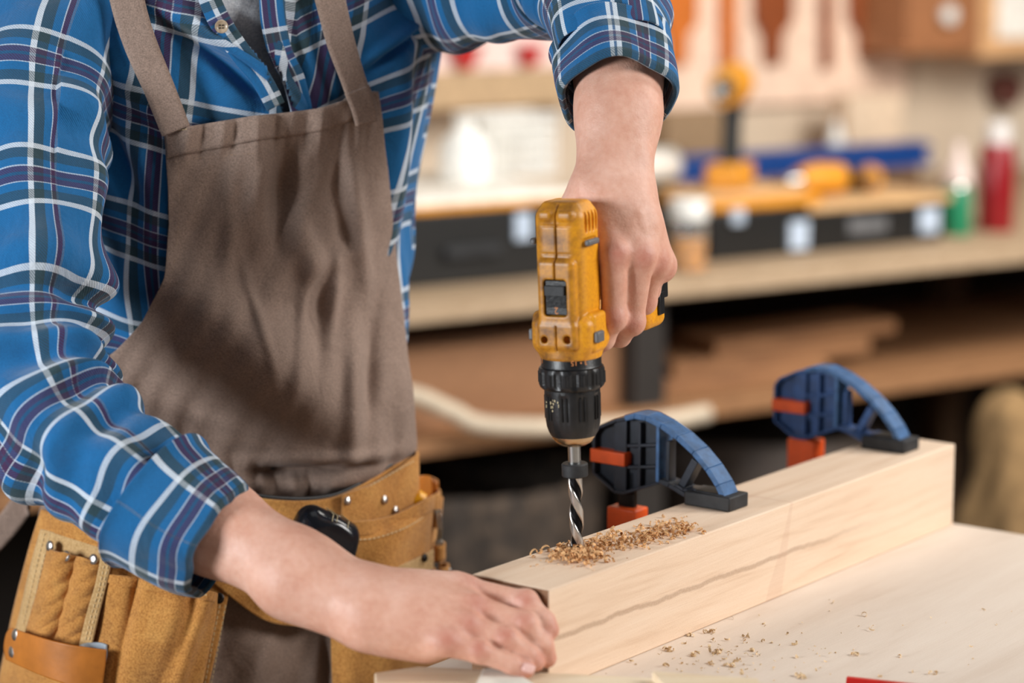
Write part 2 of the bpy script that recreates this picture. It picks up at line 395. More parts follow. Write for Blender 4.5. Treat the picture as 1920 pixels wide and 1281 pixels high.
beamlocal('apron_rail', -.51, .64, -.88, -.85, TZ-.13, TZ-.04, M['plank'], rt); beamlocal('apron_rail', -.51, .64, .02, .05, TZ-.13, TZ-.04, M['plank'], rt)
beam = beamlocal('wooden_beam', 0, .732, 0, .083, TZ, .998, M['beam'], None, .0015)
prop(beam, 'thick pale wooden beam clamped to the workbench and being drilled', 'wooden beam')
mb = MB(); mb.box((-.0004, .0415, -.045), (.0006, .0815, .0885)); o = mb.build('end_face', M['endgrain']); o.location = beam.location; o.rotation_euler = beam.rotation_euler; parent(o, beam)
# planks at the bottom edge
mb = MB(); pl = [(-.079, 1.963), (.30, 1.9025), (.285, 1.815), (-.110, 1.878), (-.115, 1.945)]
mb.prism(pl, lambda a, b: V(a, b, TZ), lambda a, b: V(a, b, TZ+.025)); o = mb.build('plank', M['plank'], bevel=.0015)
prop(o, 'pale pine plank lying on the bench under the fingertips', 'plank')
mb = MB(); q = [onz(905, 1254, TZ+.032), onz(952, 1253, TZ+.03), onz(1010, 1292, TZ+.03), onz(890, 1292, TZ+.03)]
mb.prism([(a[0], a[1]) for a in q], lambda a, b: V(a, b, TZ+.0252), lambda a, b: V(a, b, TZ+.032)); o = mb.build('wood_offcut', plain('bleached_wood', lin(232, 228, 216), .7), bevel=.001)
prop(o, 'small whitish wood offcut on the plank below the fingers', 'wood offcut')
mb = MB(); q = [onz(1222, 1258, TZ+.034), onz(1420, 1272, TZ+.034), onz(1440, 1300, TZ+.034), onz(1262, 1300, TZ+.034)]
mb.prism([(a[0], a[1]) for a in q], lambda a, b: V(a, b, TZ+.0252), lambda a, b: V(a, b, TZ+.034)); o = mb.build('wood_offcut', M['plank'], bevel=.001)
prop(o, 'flat pine offcut on the plank at the bottom edge, right of the hand', 'wood offcut')
# red pencil
pa = onz(1588, 1277, TZ+.004); pb = onz(1760, 1296, TZ+.004); mb = MB(); mb.tube([pa, pb], .0042, 6); o = mb.build('pencil', plain('red_lacquer', lin(206, 30, 22), .35))
prop(o, 'red carpenter pencil lying on the bench at the bottom edge', 'pencil')

# shavings
def shavings(name, pts, mat, label, sz):
    mb = MB()
    for (x, y, z, s) in pts:
        r = s*random.uniform(.5, 1.1); w = s*random.uniform(.4, 1.1); a0 = random.uniform(0, 6.28); arc = random.uniform(1.2, 5.0); n = 6
        ang = np.array([random.uniform(0, 6.28) for _ in range(3)])
        Rm = np.array(Matrix.Rotation(ang[0], 3, 'Z')@Matrix.Rotation(ang[1], 3, 'X')@Matrix.Rotation(ang[2], 3, 'Y'))
        v = []; f = []
        for i in range(n+1):
            t = a0+arc*i/n; rr = r*(1+.25*i/n)
            for k in (-1, 1):
                for th in (0, .00018): v.append(V(x, y, z+r*.8)+Rm@V((rr+th)*math.cos(t), k*w/2, (rr+th)*math.sin(t)))
        for i in range(n):
            b = i*4; f += [(b, b+2, b+6, b+4), (b+1, b+5, b+7, b+3), (b, b+4, b+5, b+1), (b+2, b+3, b+7, b+6)]
        mb.add(v, f)
    o = mb.build(name, mat, smooth=True); return prop(o, label, 'wood shavings', kind='stuff')
M['shaving'] = plain('fresh_shaving', lin(228, 178, 124), .7, 0, .3, 300)
M['shaving2'] = plain('dry_shaving', lin(232, 204, 164), .7, 0, .2, 200)
bit = onz(1083, 1036, .998)
P_ = []
def bl(px, py): d = onz(px, py, .998)-A0; return d@LD, d@WD
for i in range(760):
    u = random.random()
    if u < .5: px = random.gauss(1082, 27); py = random.gauss(1044, 8.5); h = max(0, .006*(1-abs(px-1085)/60))*random.random()
    else:
        t = random.random(); px = 1110+t*180+random.gauss(0, 14); py = 1030-t*40+random.gauss(0, 11); h = 0
    l, w = bl(px, py)
    if .004 < w < .079 and l > .004:
        q = bf(l, w); P_.append((q[0], q[1], .998+h, random.choice([.0012, .0018, .0026, .0034])))
for i in range(26):
    l, w = bl(random.uniform(985, 1340), random.uniform(990, 1080))
    if .004 < w < .079: q = bf(l, w); P_.append((q[0], q[1], .998, .0012))
for px, py in ((1320, 1001), (1288, 995), (1150, 985+12), (1237, 990), (1250, 1004)): q = onz(px, py, .998); P_.append((q[0], q[1], .998, .0028))
shavings('shavings', P_, M['shaving'], 'curly orange wood shavings heaped around the drill bit on the beam', .002)
P_ = []
for i in range(150):
    px, py = (random.gauss(1350, 90), random.gauss(1235, 22)) if i < 110 else (random.uniform(1250, 1900), random.uniform(1120, 1275))
    q = onz(px, py, TZ); d = q-A0
    if d@WD < -.003 and not (q[1] < 1.965 and q[0] < .3 and (q[1] < 1.963-.16*(q[0]+.079)+.003)): P_.append((q[0], q[1], TZ, random.choice([.0008, .001, .0016, .0024])))
for px, py in ((1295, 1193), (1330, 1188), (1403, 1195), (1255, 1222), (1300, 1230), (1335, 1245), (1375, 1250), (1410, 1222), (1500, 1270), (1605, 1230), (1758, 1266), (1345, 1226)):
    q = onz(px, py, TZ)
    for k in range(5): P_.append((q[0]+random.gauss(0, .002), q[1]+random.gauss(0, .002), TZ, .0022))
shavings('shavings', P_, M['shaving2'], 'sparse wood shavings scattered over the bench top', .002)

# ------------------------------------------------------------------ clamps
def cpt(x, y):
    w = .033+(1377-x)/1492; y0 = 953-275*(w-.033); return w, (y0-y)/1860
def strip(mb, pts, wd, y0, y1):
    P = [np.array(p) for p in pts]; n = len(P); L = []; Rr = []
    for i in range(n):
        t = P[min(i+1, n-1)]-P[max(i-1, 0)]; t = t/np.linalg.norm(t); m = np.array([-t[1], t[0]]); L.append(P[i]+m*wd/2); Rr.append(P[i]-m*wd/2)
    for i in range(n-1):
        q = [L[i], L[i+1], Rr[i+1], Rr[i]]
        mb.prism([tuple(a) for a in q], lambda a, b: V(a, y0, b), lambda a, b: V(a, y1, b))
def make_clamp(label, frame_mat, slide):
    r = empty('bar_clamp', (0, 0, 0), label, 'clamp')
    body = [cpt(*p) for p in ((1141, 808), (1150, 796), (1180, 784), (1215, 778), (1256, 795), (1256, 902), (1195, 920), (1178, 917), (1141, 882))]
    f = MB(); f.prism(body, lambda a, b: V(a, -.003, b), lambda a, b: V(a, .003, b))
    rim = body+[body[0]]; strip(f, rim, .0035, -.011, .011)
    strip(f, [cpt(1186, 784), cpt(1186, 917)], .015, -.008, .008)
    for y in (832, 872): strip(f, [cpt(1200, y), cpt(1255, y)], .003, -.010, .010)
    strip(f, [cpt(1222, 790), cpt(1222, 912)], .003, -.010, .010)
    low = [cpt(*p) for p in ((1255, 897), (1275, 906), (1305, 926), (1335, 931), (1372, 936))]; strip(f, low, .0045, -.011, .011)
    strip(f, [cpt(1290, 915), cpt(1316, 862)], .008, -.007, .007); strip(f, [cpt(1268, 900), cpt(1268, 826)], .004, -.006, .006)
    strip(f, [cpt(1316, 915), cpt(1350, 925)], .003, -.01, .01)
    strip(f, [cpt(1285, 905), cpt(1300, 915), cpt(1318, 918)], .003, -.011, .011)
    f.build('jaw_frame', frame_mat, r, bevel=.0006, local=True)
    b = MB(); arch = [cpt(*p) for p in ((1198, 780), (1215, 777), (1235, 781), (1262, 796), (1290, 818), (1318, 846), (1342, 877), (1360, 907), (1373, 938))]
    strip(b, arch, .0055, -.0125, .0125); strip(b, [cpt(1256, 794), cpt(1256, 900)], .004, -.012, .012); b.build('arched_spine', M['clampblue'], r, bevel=.0008, local=True)
    b = MB(); p0 = cpt(1201, 870); p1 = cpt(1139, 834); b.box(((p0[0]+p1[0])/2, 0, (p0[1]+p1[1])/2), (p1[0]-p0[0], .030, p1[1]-p0[1])); b.build('orange_block', M['orange'], r, bevel=.001, local=True)
    b = MB(); b.box((.0535, 0, .0072), (.052, .034, .0140)); b.box((.0535, 0, .0125), (.034, .026, .006)); b.build('pad', M['blackrub'], r, bevel=.0015, local=True)
    wb = cpt(1192, 900)[0]; b = MB(); b.box((wb, 0, -.16), (.0195, .006, .36)); b.build('bar', M['darksteel'], r, bevel=.001, local=True)
    zt = -.012-slide; b = MB(); b.box((wb, 0, zt-.022), (.034, .024, .044)); b.build('sliding_collar', M['orange'], r, bevel=.002, local=True)
    b = MB(); b.box((wb, 0, -.205), (.036, .026, .09)); b.box((wb-.035, 0, -.16), (.07, .022, .02)); b.box((wb-.062, 0, -.1405), (.03, .03, .021)); b.tube([V(wb+.02, 0, -.17), V(wb+.05, 0, -.26)], .011, 12); b.build('lower_jaw', M['clampblack'], r, bevel=.002, local=True)
    return r
def place_clamp(c, l, w):
    q = bf(l, w); c.location = (q[0], q[1], q[2]); c.rotation_euler = (0, 0, AZ+math.pi/2)
c1 = make_clamp('black and blue bar clamp with arched jaw nearest the drill', M['clampblack'], .004); place_clamp(c1, .338, -.002)
c2 = make_clamp('blue bar clamp with arched jaw at the far end of the beam', M['clampmidblue'], -.010); place_clamp(c2, .667, -.010)

# ------------------------------------------------------------------ cordless drill
hx, hy = .45, .893
BX = onz(1083, 1036, .998)
dr = empty('cordless_drill', BX, 'worn yellow and black cordless drill held upright over the beam', 'drill')
DM = np.array([[hy, hx, 0], [-hx, hy, 0], [0, 0, 1.]])           # local x = side, y = handle, z = up
tilt = np.array(Matrix.Rotation(math.radians(-2.1), 3, 'Y')); DM = tilt@DM
dr.matrix_world = Matrix.Translation(Vector(BX))@Matrix([list(r) for r in DM]).to_4x4()
bpy.context.view_layer.update()
def zz(py): return at(1068, py, BX[1])[2]-.998
def dbuild(mb, name, mat, **k): o = mb.build(name, mat, None, **k); o.parent = dr; return o
z0, z1 = zz(660), zz(378)                  # housing
zm = (z0+z1)/2
def sy(px): return (px-1061)/2150/hy          # rough side coordinate from the photo
it = [('u', rbox((0, 0, (z1+zz(600))/2), (.047, .046, z1-zz(600)), .013), 0),
      ('u', rbox((0, .001, (zz(588)+zz(655))/2), (.0585, .050, zz(583)-zz(656)), .010), .004),
      ('u', cylz((0, 0, zz(648)), .0275, .022, .004), .006),
      ('u', rbox((0, -.0228, (zz(480)+zz(602))/2), (.036, .011, zz(478)-zz(604)), .0052), .0018),
      ('u', rbox((0, -.0232, (zz(592)+zz(650))/2), (.038, .012, zz(596)-zz(650)), .0045), .002),
      ('u', rbox((-.0095, -.021, zz(399)), (.014, .009, .010), .004), .002), ('u', rbox((.0095, -.021, zz(399)), (.016, .009, .010), .004), .002),
      ('u', rbox((0, 0, z1-.004), (.034, .03, .010), .004), .004),
      ('u', rbox((.021, -.002, (zz(585)+zz(650))/2), (.020, .026, zz(575)-zz(648)), .004), .0015),
      ('u', rbox((-.021, -.002, (zz(585)+zz(650))/2), (.020, .026, zz(575)-zz(648)), .006), .004),
      ('s', rbox((0, -.0275, (zz(517)+zz(583))/2), (.0215, .014, zz(516)-zz(584)), .003), .0012),
      ('s', rbox((0, -.024, (z1+zz(508))/2), (.0009, .02, z1-zz(508)+.01), .0002), .0008),
      ('s', rbox((0, -.028, (zz(600)+zz(650))/2), (.0007, .012, zz(600)-zz(646)), .0002), .0006),
      ('s', cylz((.0105, -.0285, zz(626)), .0034, .012, .0005, 1), .001), ('s', cylz((-.0115, -.0285, zz(628)), .003, .012, .0005, 1), .001),
      ('s', rbox((0, -.0232, zz(418)), (.046, .0022, .0012), .0003), .001), ('s', rbox((0, -.0235, zz(470)), (.04, .0022, .0011), .0003), .001)]
for i, dy in enumerate((-.010, -.003, .004, .011)):
    for sx in (-1, 1): it.append(('s', ell((sx*.0235, dy, zz(413)), (.006, .0022, .0095)), .0008))
for sx in (-1, 1): it.append(('s', rbox((sx*.0245, -.004, zz(450)), (.006, .026, .007), .002), .001))
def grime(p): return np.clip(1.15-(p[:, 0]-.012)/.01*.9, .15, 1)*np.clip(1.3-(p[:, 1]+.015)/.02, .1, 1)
hous = sdf_mesh(it, (-.038, -.036, z0-.01), (.038, .034, z1+.008), .00075, 'housing', M['yellow'], None, {'grime': grime}); hous.parent = dr
# handle and battery
hz = zz(505)
it = [('u', cone((0, .015, zz(495)), (0, .10, zz(535)), .0185, .0175), 0), ('u', rbox((0, .045, zz(560)), (.018, .02, .02), .006), .008), ('u', rbox((0, .018, zz(535)), (.034, .035, .075), .014), .012)]
o = sdf_mesh(it, (-.03, -.01, zz(640)), (.03, .12, zz(400)), .0012, 'handle', M['yellow'], None, {'grime': lambda p: p[:, 0]*0+.2}); o.parent = dr
it = [('u', rbox((.004, .118, zz(562)), (.058, .044, zz(470)-zz(656)), .010), 0), ('s', rbox((.034, .118, zz(515)), (.008, .05, .002), .0005), .001)]
it += [('s', rbox((.004, .095, zz(y)), (.07, .003, .0015), .0004), .001) for y in (585,)]
bat = sdf_mesh(it, (-.04, .085, zz(672)), (.045, .15, zz(452)), .001, 'battery_base', M['yellow'], None, {'grime': lambda p: p[:, 0]*0+.12}); bat.parent = dr
mb = MB(); mb.box((.0335, .128, zz(545)), (.004, .018, .05)); mb.box((.034, .122, zz(605)), (.0035, .012, .022)); dbuild(mb, 'battery_release', M['black'], bevel=.0015)
mb = MB(); mb.box((0, .036, zz(556)), (.014, .016, .03)); dbuild(mb, 'trigger', M['black'], bevel=.004)
for sx in (-1, 1):
    mb = MB(); mb.box((sx*.0262, -.005, zz(450)), (.005, .022, .0055)); dbuild(mb, 'side_clip', M['grey'], bevel=.0018)
    mb = MB(); mb.box((sx*.0315, -.008, zz(625)), (.005, .014, .010)); dbuild(mb, 'side_clip', M['grey'], bevel=.0018)
# gear switch
mb = MB(); mb.box((0, -.0245, (zz(517)+zz(583))/2), (.0205, .003, zz(518)-zz(582))); sw = dbuild(mb, 'gear_switch', M['black'], bevel=.0006)
mb = MB(); mb.box((0, -.0275, zz(536)), (.0185, .0055, .0085))
for k in range(7): mb.box((0, -.0266, zz(548+k*3.1)), (.018, .0022, .0008))
o = dbuild(mb, 'slider', M['blackrub'], bevel=.0014); o.parent = sw
def text(s, size, mat, M4, name='lettering', ext=.0002):
    cu = bpy.data.curves.new(name, 'FONT'); cu.body = s; cu.size = size; cu.extrude = ext; cu.align_x = 'CENTER'; cu.align_y = 'CENTER'
    tmp = bpy.data.objects.new('tmp', cu); C.objects.link(tmp); bpy.context.view_layer.update()
    me = bpy.data.meshes.new_from_object(tmp.evaluated_get(bpy.context.evaluated_depsgraph_get())); bpy.data.objects.remove(tmp)
    me.name = name; me.materials.clear(); me.materials.append(mat); o = bpy.data.objects.new(name, me); C.objects.link(o); o.matrix_world = M4; return o
def face_mat(p, up, nrm):
    z = Vector(nrm).normalized(); y = Vector(up).normalized(); x = y.cross(z); m = Matrix((x, y, z)).transposed().to_4x4(); m.translation = Vector(p); return m
o = text('2', .0085, M['print'], face_mat((0, -.0262, zz(573)), (0, 0, -1), (0, -1, 0))); o.parent = sw
# clutch ring, chuck
za, zb, zc = zz(658), zz(684), zz(726)
mb = MB(); mb.lathe([(.0262, za), (.0266, za-.001), (.0266, zb+.0012), (.0272, zb)], seg=64); dbuild(mb, 'number_ring', M['black'])
for s, a in (('1', -38), ('15', 39), ('•', 52), ('3', 62)):
    t = math.radians(-90+a-8); n_ = (math.cos(t), math.sin(t), 0)
    o = text(s, .0062, M['print'], face_mat((.0268*n_[0], .0268*n_[1], (za+zb)/2), (0, 0, -1), n_)); o.parent = dr
def grip(t, k, r, z): return r-(.0019*max(0, math.cos(t*12))**.5 if 1 <= k <= 8 else 0)
mb = MB(); prof = [(.0262, zb), (.0283, zb-.001)]+[(.0292, zb-.003-(zb-zc-.007)*i/6) for i in range(7)]+[(.0283, zc+.002), (.0262, zc)]
mb.lathe(prof, seg=96, rf=lambda t, k, r, z: r-.0015*(1 if math.cos(t*12) > .2 else 0)*(1 if 2 <= k <= 8 else 0)); dbuild(mb, 'clutch_ring', M['black'])
mb = MB()
for i in range(12):
    t = 2*math.pi*(i+.5)/12; mb.tube([V(.0282*math.cos(t), .0282*math.sin(t), zb-.005), V(.0282*math.cos(t), .0282*math.sin(t), zc+.005)], .0022, 8)
o = dbuild(mb, 'clutch_grips', M['black'])
zd = zz(815)
prof = [(.0245, zc), (.0247, zc-.003)]+[(r, zc-(zc-zd)*f) for r, f in ((.0247, .1), (.0247, .25), (.0246, .45), (.0243, .65), (.0235, .8), (.0218, .92), (.0200, 1))]
mb = MB(); mb.lathe(prof, seg=96, rf=lambda t, k, r, z: r-(.0008 if (math.cos(t*9+.5) > .1 and 2 <= k <= 6) else 0)); dbuild(mb, 'chuck_sleeve', M['black'])
mb = MB()
for i in range(9):
    t = 2*math.pi*(i)/9-.05
    for s in (-.085, .085): mb.tube([V(.0243*math.cos(t+s), .0243*math.sin(t+s), zc-.006), V(.0241*math.cos(t+s), .0241*math.sin(t+s), zd+.016)], .0009, 6)
dbuild(mb, 'chuck_ribs', M['black'])
mb = MB()
for i in range(14):                        # worn print on the chuck
    t = math.radians(-90-24+random.uniform(-20, 20)); z = zz(752+random.uniform(-11, 14)); r = .0246
    mb.box((r*math.cos(t), r*math.sin(t), z), (random.uniform(.0004, .0012), .0005, random.uniform(.0008, .0032)), rotz(t+math.pi/2))
dbuild(mb, 'worn_chuck_marking', M['worn_print'])
ze = zz(833); mb = MB(); mb.lathe([(.0192, zd+.0005), (.0192, zd-.0015), (.0168, zz(826)), (.0118, ze)], seg=48); dbuild(mb, 'chuck_nose', M['gold'])
mb = MB(); mb.lathe([(.0056, ze+.004), (.0056, zz(880))], seg=32); bt = dbuild(mb, 'bit_shank', M['steel'])
mb = MB(); c0, c1_ = zz(868), zz(893); mb.lathe([(.0108, c0), (.0117, c0-.001), (.0117, c1_+.001), (.0108, c1_)], seg=48); mb.lathe([(.0022, -.0125), (.0022, -.0105)], (0.0108, -.004, (c0+c1_)/2), 12, 'x'); dbuild(mb, 'depth_collar', M['blackrub'])
n = NT('twist_bit'); a_ = n.new('ShaderNodeAttribute', attribute_name='flute'); st = n.ramp(a_.outputs['Fac'], [(.45, lin(196, 190, 184)), (.55, lin(20, 20, 22))]); r_ = n.ramp(a_.outputs['Fac'], [(.45, (.25,)*3), (.55, (.45,)*3)])
M['bit'] = n.done(st, r_, .85)
v = []; f = []; col = []; K = 140; S = 48; zt = zz(893)+.001; zbm = -.028
for k in range(K+1):
    z = zt+(zbm-zt)*k/K
    for i in range(S):
        t = 2*math.pi*i/S; ph = 2*(t+2*math.pi*z/.060+1.0); c = math.cos(ph); fl = 1/(1+math.exp(-(c-.05)*9)); r = .0063-.0021*fl
        v.append((r*math.cos(t), r*math.sin(t), z)); col.append(fl)
for k in range(K):
    for i in range(S): j = (i+1) % S; f.append((k*S+i, (k+1)*S+i, (k+1)*S+j, k*S+j))
f.append(tuple(range(S))); f.append(tuple(K*S+i for i in range(S))[::-1])
o = mesh_obj('twist_drill_bit', v, f, M['bit'], None, True, cols={'flute': col}); o.parent = dr
# ------------------------------------------------------------------ the person
PSI = math.radians(28); E1 = V(math.cos(PSI), math.sin(PSI), 0); E2 = V(math.sin(PSI), -math.cos(PSI), 0)
TY = 2.45
TR = [(-420, 470, .0560, .060), (-300, 470, .0570, .062), (-215, 468, .075, .075), (-175, 462, .150, .098), (-120, 456, .188, .115), (-40, 454, .199, .128), (60, 452, .199, .135), (160, 450, .192, .135), (300, 446, .184, .128), (430, 443, .176, .122), (560, 441, .172, .12), (700, 440, .175, .124), (840, 440, .180, .126), (930, 440, .183, .126), (1050, 440, .190, .130), (1200, 440, .196, .134), (1500, 440, .198, .134)]
TRz = np.array([at(c, py, TY)[2] for py, c, a, b in TR])[::-1]; TRx = np.array([at(c, py, TY)[0] for py, c, a, b in TR])[::-1]
TRa = np.array([t[2] for t in TR])[::-1]; TRb = np.array([t[3] for t in TR])[::-1]
def ring(z): return np.interp(z, TRz, TRx), TY, np.interp(z, TRz, TRa), np.interp(z, TRz, TRb)
def sup(t, e=.86):
    c, s = np.cos(t), np.sin(t); return np.sign(c)*np.abs(c)**e, np.sign(s)*np.abs(s)**e
def torso_pt(t, z, off=0):           # t = 0 at the wearer's left (photo right), pi/2 = front
    t, z, off = np.broadcast_arrays(np.asarray(t, float), np.asarray(z, float), np.asarray(off, float))
    cx, cy, a, b = ring(z); c, s = sup(t); p = E1*((a+off)*c)[..., None]+E2*((b+off)*s)[..., None]
    p[..., 0] += cx; p[..., 1] += cy; p[..., 2] += z; return p
def atv(x, y, Y):
    r = RT*((x-960)/F)[..., None]+FW-UP*((y-640.5)/F)[..., None]; r = r*(Y/r[..., 1])[..., None]; r[..., 2] += CAMZ; return r
def onT(px, py, off=0.):             # points of the clothed torso seen at pixels, clamped to its outline
    px, py, off = np.broadcast_arrays(np.asarray(px, float), np.asarray(py, float), np.asarray(off, float)); shp = px.shape
    px, py, off = px.ravel(), py.ravel(), off.ravel(); Y = np.full(px.shape, 2.33); TG = np.linspace(-.9, math.pi+.5, 60)
    for _ in range(5):
        q = atv(px, py, Y); z = q[:, 2]; X = torso_pt(TG[None], z[:, None], off[:, None])[..., 0]
        lo = TG[X.argmax(1)]; hi = TG[X.argmin(1)]
        for _k in range(20):
            mid = (lo+hi)/2; xm = torso_pt(mid, z, off)[:, 0]; g = xm > q[:, 0]; lo = np.where(g, mid, lo); hi = np.where(g, hi, mid)
        Y = .5*Y+.5*torso_pt((lo+hi)/2, z, off)[:, 1]
    return atv(px, py, Y).reshape(shp+(3,))
per = empty('person', V(torso_pt(0, 1.0)[0]-.18, TY, 0), 'person in a blue plaid shirt and brown apron drilling a beam with both hands', 'person')
# --- body
H = []
def chain(pts, rs, k=.0): return [('u', cone(pts[i], pts[i+1], rs[i], rs[i+1]), k if i else 0) for i in range(len(pts)-1)]
# right arm (photo left), hand braced on the end of the beam
SR = at(112, -10, 2.36); ER = at(80, 765, 2.13); MR = at(400, 985, 2.03); WR = at(672, 1136, 1.962)
arm = [('u', cone(torso_pt(math.pi, SR[2]-.03, -.06), SR, .05, .05), 0), ('u', cone(SR, at(68, 330, 2.232), .048, .045), .03), ('u', cone(at(68, 330, 2.232), ER, .045, .042), .02), ('u', cone(ER, MR, .043, .040), .02), ('u', cone(MR, at(560, 1075, 1.985), .0395, .0335), .02),
       ('u', cone(at(560, 1066, 1.99), at(680, 1118, 1.975), .0305, .0265), .02), ('u', cone(at(545, 1095, 1.975), at(672, 1152, 1.955), .029, .0265), .02), ('u', ell(at(668, 1128, 1.945), (.014, .012, .010)), .012)]
K = {'i': (at(880, 1110, 1.990), at(985, 1132, 1.972), at(1021, 1165, 1.957), at(1031, 1182, 1.954)),
     'm': (at(893, 1143, 1.962), at(983, 1173, 1.950), at(1018, 1212, 1.944), at(1026, 1235, 1.944)),
     'r': (at(880, 1180, 1.940), at(948, 1200, 1.936), at(990, 1229, 1.932), at(1004, 1243, 1.932)),
     'p': (at(842, 1209, 1.923), at(898, 1224, 1.921), at(960, 1247, 1.918), at(987, 1257, 1.918))}
palm = [('u', cone(at(700, 1118, 1.972), at(850, 1104, 1.988), .0245, .0150), 0), ('u', cone(at(700, 1138, 1.96), at(862, 1142, 1.966), .0245, .0155), .02), ('u', cone(at(700, 1155, 1.948), at(850, 1178, 1.945), .0235, .0145), .02), ('u', cone(at(700, 1168, 1.945), at(815, 1203, 1.930), .020, .0140), .02),
        ('u', ell(at(775, 1150, 1.965), (.036, .03, .022)), .02), ('u', cone(at(730, 1195, 1.955), at(800, 1215, 1.945), .012, .010), .02)]
for a, b in ((('i'), 1), ('m', 1), ('r', 1), ('p', 1)):
    q = K[a][0]; palm.append(('u', ell(q+V(-.002, -.003, .0035), (.0110, .0095, .0080)), .014))
    q0 = at({'i': 740, 'm': 740, 'r': 735, 'p': 740}[a], {'i': 1103, 'm': 1128, 'r': 1152, 'p': 1178}[a], {'i': 1.963, 'm': 1.948, 'r': 1.934, 'p': 1.925}[a]); palm.append(('u', cone(q0, q+V(0, -.003, .0085), .0030, .0034), .007))
fing = []
for a, rs in (('i', (.0122, .0108, .0088, .0082)), ('m', (.0122, .0108, .0088, .0082)), ('r', (.0118, .0102, .0084, .0078)), ('p', (.0105, .0088, .0076, .0072))):
    g = chain(K[a], rs, .004); g.append(('u', ell(K[a][1]+V(.001, -.002, .0022), (rs[1]*.90,)*3), .006)); fing.append(('g', g, .0028))
thumbR = ('g', chain((at(740, 1150, 1.985), at(830, 1165, 2.012), at(905, 1180, 2.014), at(950, 1190, 2.010)), (.016, .0125, .0105, .009), .006), .012)
H.append(('g', arm, 0))
handR = [('g', palm, 0)]+[('g', f_[1], .0045) for f_ in fing]+[thumbR]
# left arm (photo right), hand closed round the drill handle
SL = at(735, -62, 2.485); EL = at(1112, -45, 2.335); ML = at(1160, 150, 2.215); WL = at(1150, 330, 2.150)
armL = [('u', cone(torso_pt(0, SL[2]-.03, -.06), SL, .05, .05), 0), ('u', cone(SL, EL, .048, .042), .03), ('u', cone(EL, ML, .042, .0365), .02), ('u', cone(ML, at(1160, 215, 2.185), .0365, .0345), .02),
        ('u', cone(at(1143, 210, 2.185), at(1124, 345, 2.142), .029, .0215), .02), ('u', cone(at(1175, 215, 2.185), at(1173, 350, 2.148), .029, .0225), .02), ('u', ell(at(1198, 300, 2.15), (.009, .010, .012)), .012)]
KL = {'i': (at(1150, 474, 2.098), at(1150, 596, 2.100), at(1133, 637, 2.110), at(1120, 650, 2.125)),
      'm': (at(1200, 480, 2.108), at(1184, 604, 2.116), at(1163, 632, 2.135), at(1148, 636, 2.152)),
      'r': (at(1227, 490, 2.130), at(1207, 566, 2.152), at(1184, 588, 2.172), at(1172, 582, 2.186)),
      'p': (at(1237, 500, 2.150), at(1216, 545, 2.176), at(1196, 566, 2.192), at(1184, 560, 2.204))}
palmL = [('u', cone(at(1118, 368, 2.138), at(1140, 466, 2.112), .0185, .0160), 0), ('u', cone(at(1148, 366, 2.138), at(1192, 470, 2.118), .0225, .0155), .02), ('u', cone(at(1178, 366, 2.148), at(1222, 484, 2.135), .0205, .0145), .02), ('u', cone(at(1188, 372, 2.160), at(1234, 494, 2.152), .0175, .0135), .02),
         ('u', ell(at(1172, 425, 2.125), (.030, .020, .034)), .02), ('u', ell(at(1150, 428, 2.15), (.03, .03, .024)), .015)]
for a in 'imrp':
    q = KL[a][0]; palmL.append(('u', ell(q+V(.002, -.004, -.001), (.0100, .0080, .0105)), .014))
    q0 = at({'i': 1130, 'm': 1155, 'r': 1178, 'p': 1195}[a], 385, {'i': 2.118, 'm': 2.112, 'r': 2.122, 'p': 2.14}[a]); palmL.append(('u', cone(q0, q+V(.001, -.005, .004), .0026, .0034), .007))
for pp in (((1188, 370, 2.118), (1194, 395, 2.108), (1207, 430, 2.107), (1218, 470, 2.116)), ((1188, 372, 2.120), (1200, 400, 2.108), (1226, 440, 2.122))):
    palmL += chain([at(*q) for q in pp], [.0016, .0020, .0019, .0014][:len(pp)], .004)
fingL = []
for a, rs in (('i', (.0128, .0105, .0088, .0082)), ('m', (.0128, .0108, .0088, .0080)), ('r', (.0118, .0102, .0084, .0078)), ('p', (.0105, .0088, .0076, .0072))):
    g = chain(KL[a], rs, .005); g.append(('u', ell(KL[a][1]+V(.001, -.0035, 0), (rs[1]*.86,)*3), .008)); fingL.append(('g', g, .0045))
thumbL = ('g', chain((at(1108, 365, 2.142), at(1086, 392, 2.150), at(1070, 445, 2.168), at(1066, 500, 2.175)), (.018, .0155, .0125, .0105), .012), .018)
handL = [('g', palmL, 0)]+fingL+[thumbL]
trunk = []
for z in (.96, 1.12, 1.28, 1.42):
    cx, cy, a, b = ring(z)
    trunk.append(('u', ell((cx, cy, z), (a-.04, b-.035, .13), np.array([E1, -E2, V(0, 0, 1)]).T), .03))
cz = ring(1.45); HC = V(cz[0]+.06, TY-.03, 1.83)
trunk += [('u', cone(V(cz[0], TY, 1.50), HC+V(0, .01, -.08), .062, .056), .03)]
HR = rotz(PSI+.15)
head = [('u', ell(HC+V(0, .01, .02), (.075, .094, .105), HR), 0), ('u', ell(HC+HR@V(0, -.035, -.045), (.058, .06, .075), HR), .03), ('u', ell(HC+HR@V(0, -.105, -.015), (.013, .02, .024), HR), .012),
        ('s', ell(HC+HR@V(-.032, -.098, .008), (.016, .012, .010), HR), .012), ('s', ell(HC+HR@V(.032, -.098, .008), (.016, .012, .010), HR), .012), ('u', ell(HC+HR@V(-.031, -.078, .006), (.012,)*3), .004), ('u', ell(HC+HR@V(.031, -.078, .006), (.012,)*3), .004),
        ('u', ell(HC+HR@V(0, -.090, -.060), (.024, .012, .006), HR), .006), ('s', ell(HC+HR@V(0, -.103, -.060), (.022, .010, .0014), HR), .003), ('u', ell(HC+HR@V(-.077, 0, -.005), (.009, .02, .03), HR), .006), ('u', ell(HC+HR@V(.077, 0, -.005), (.009, .02, .03), HR), .006)]
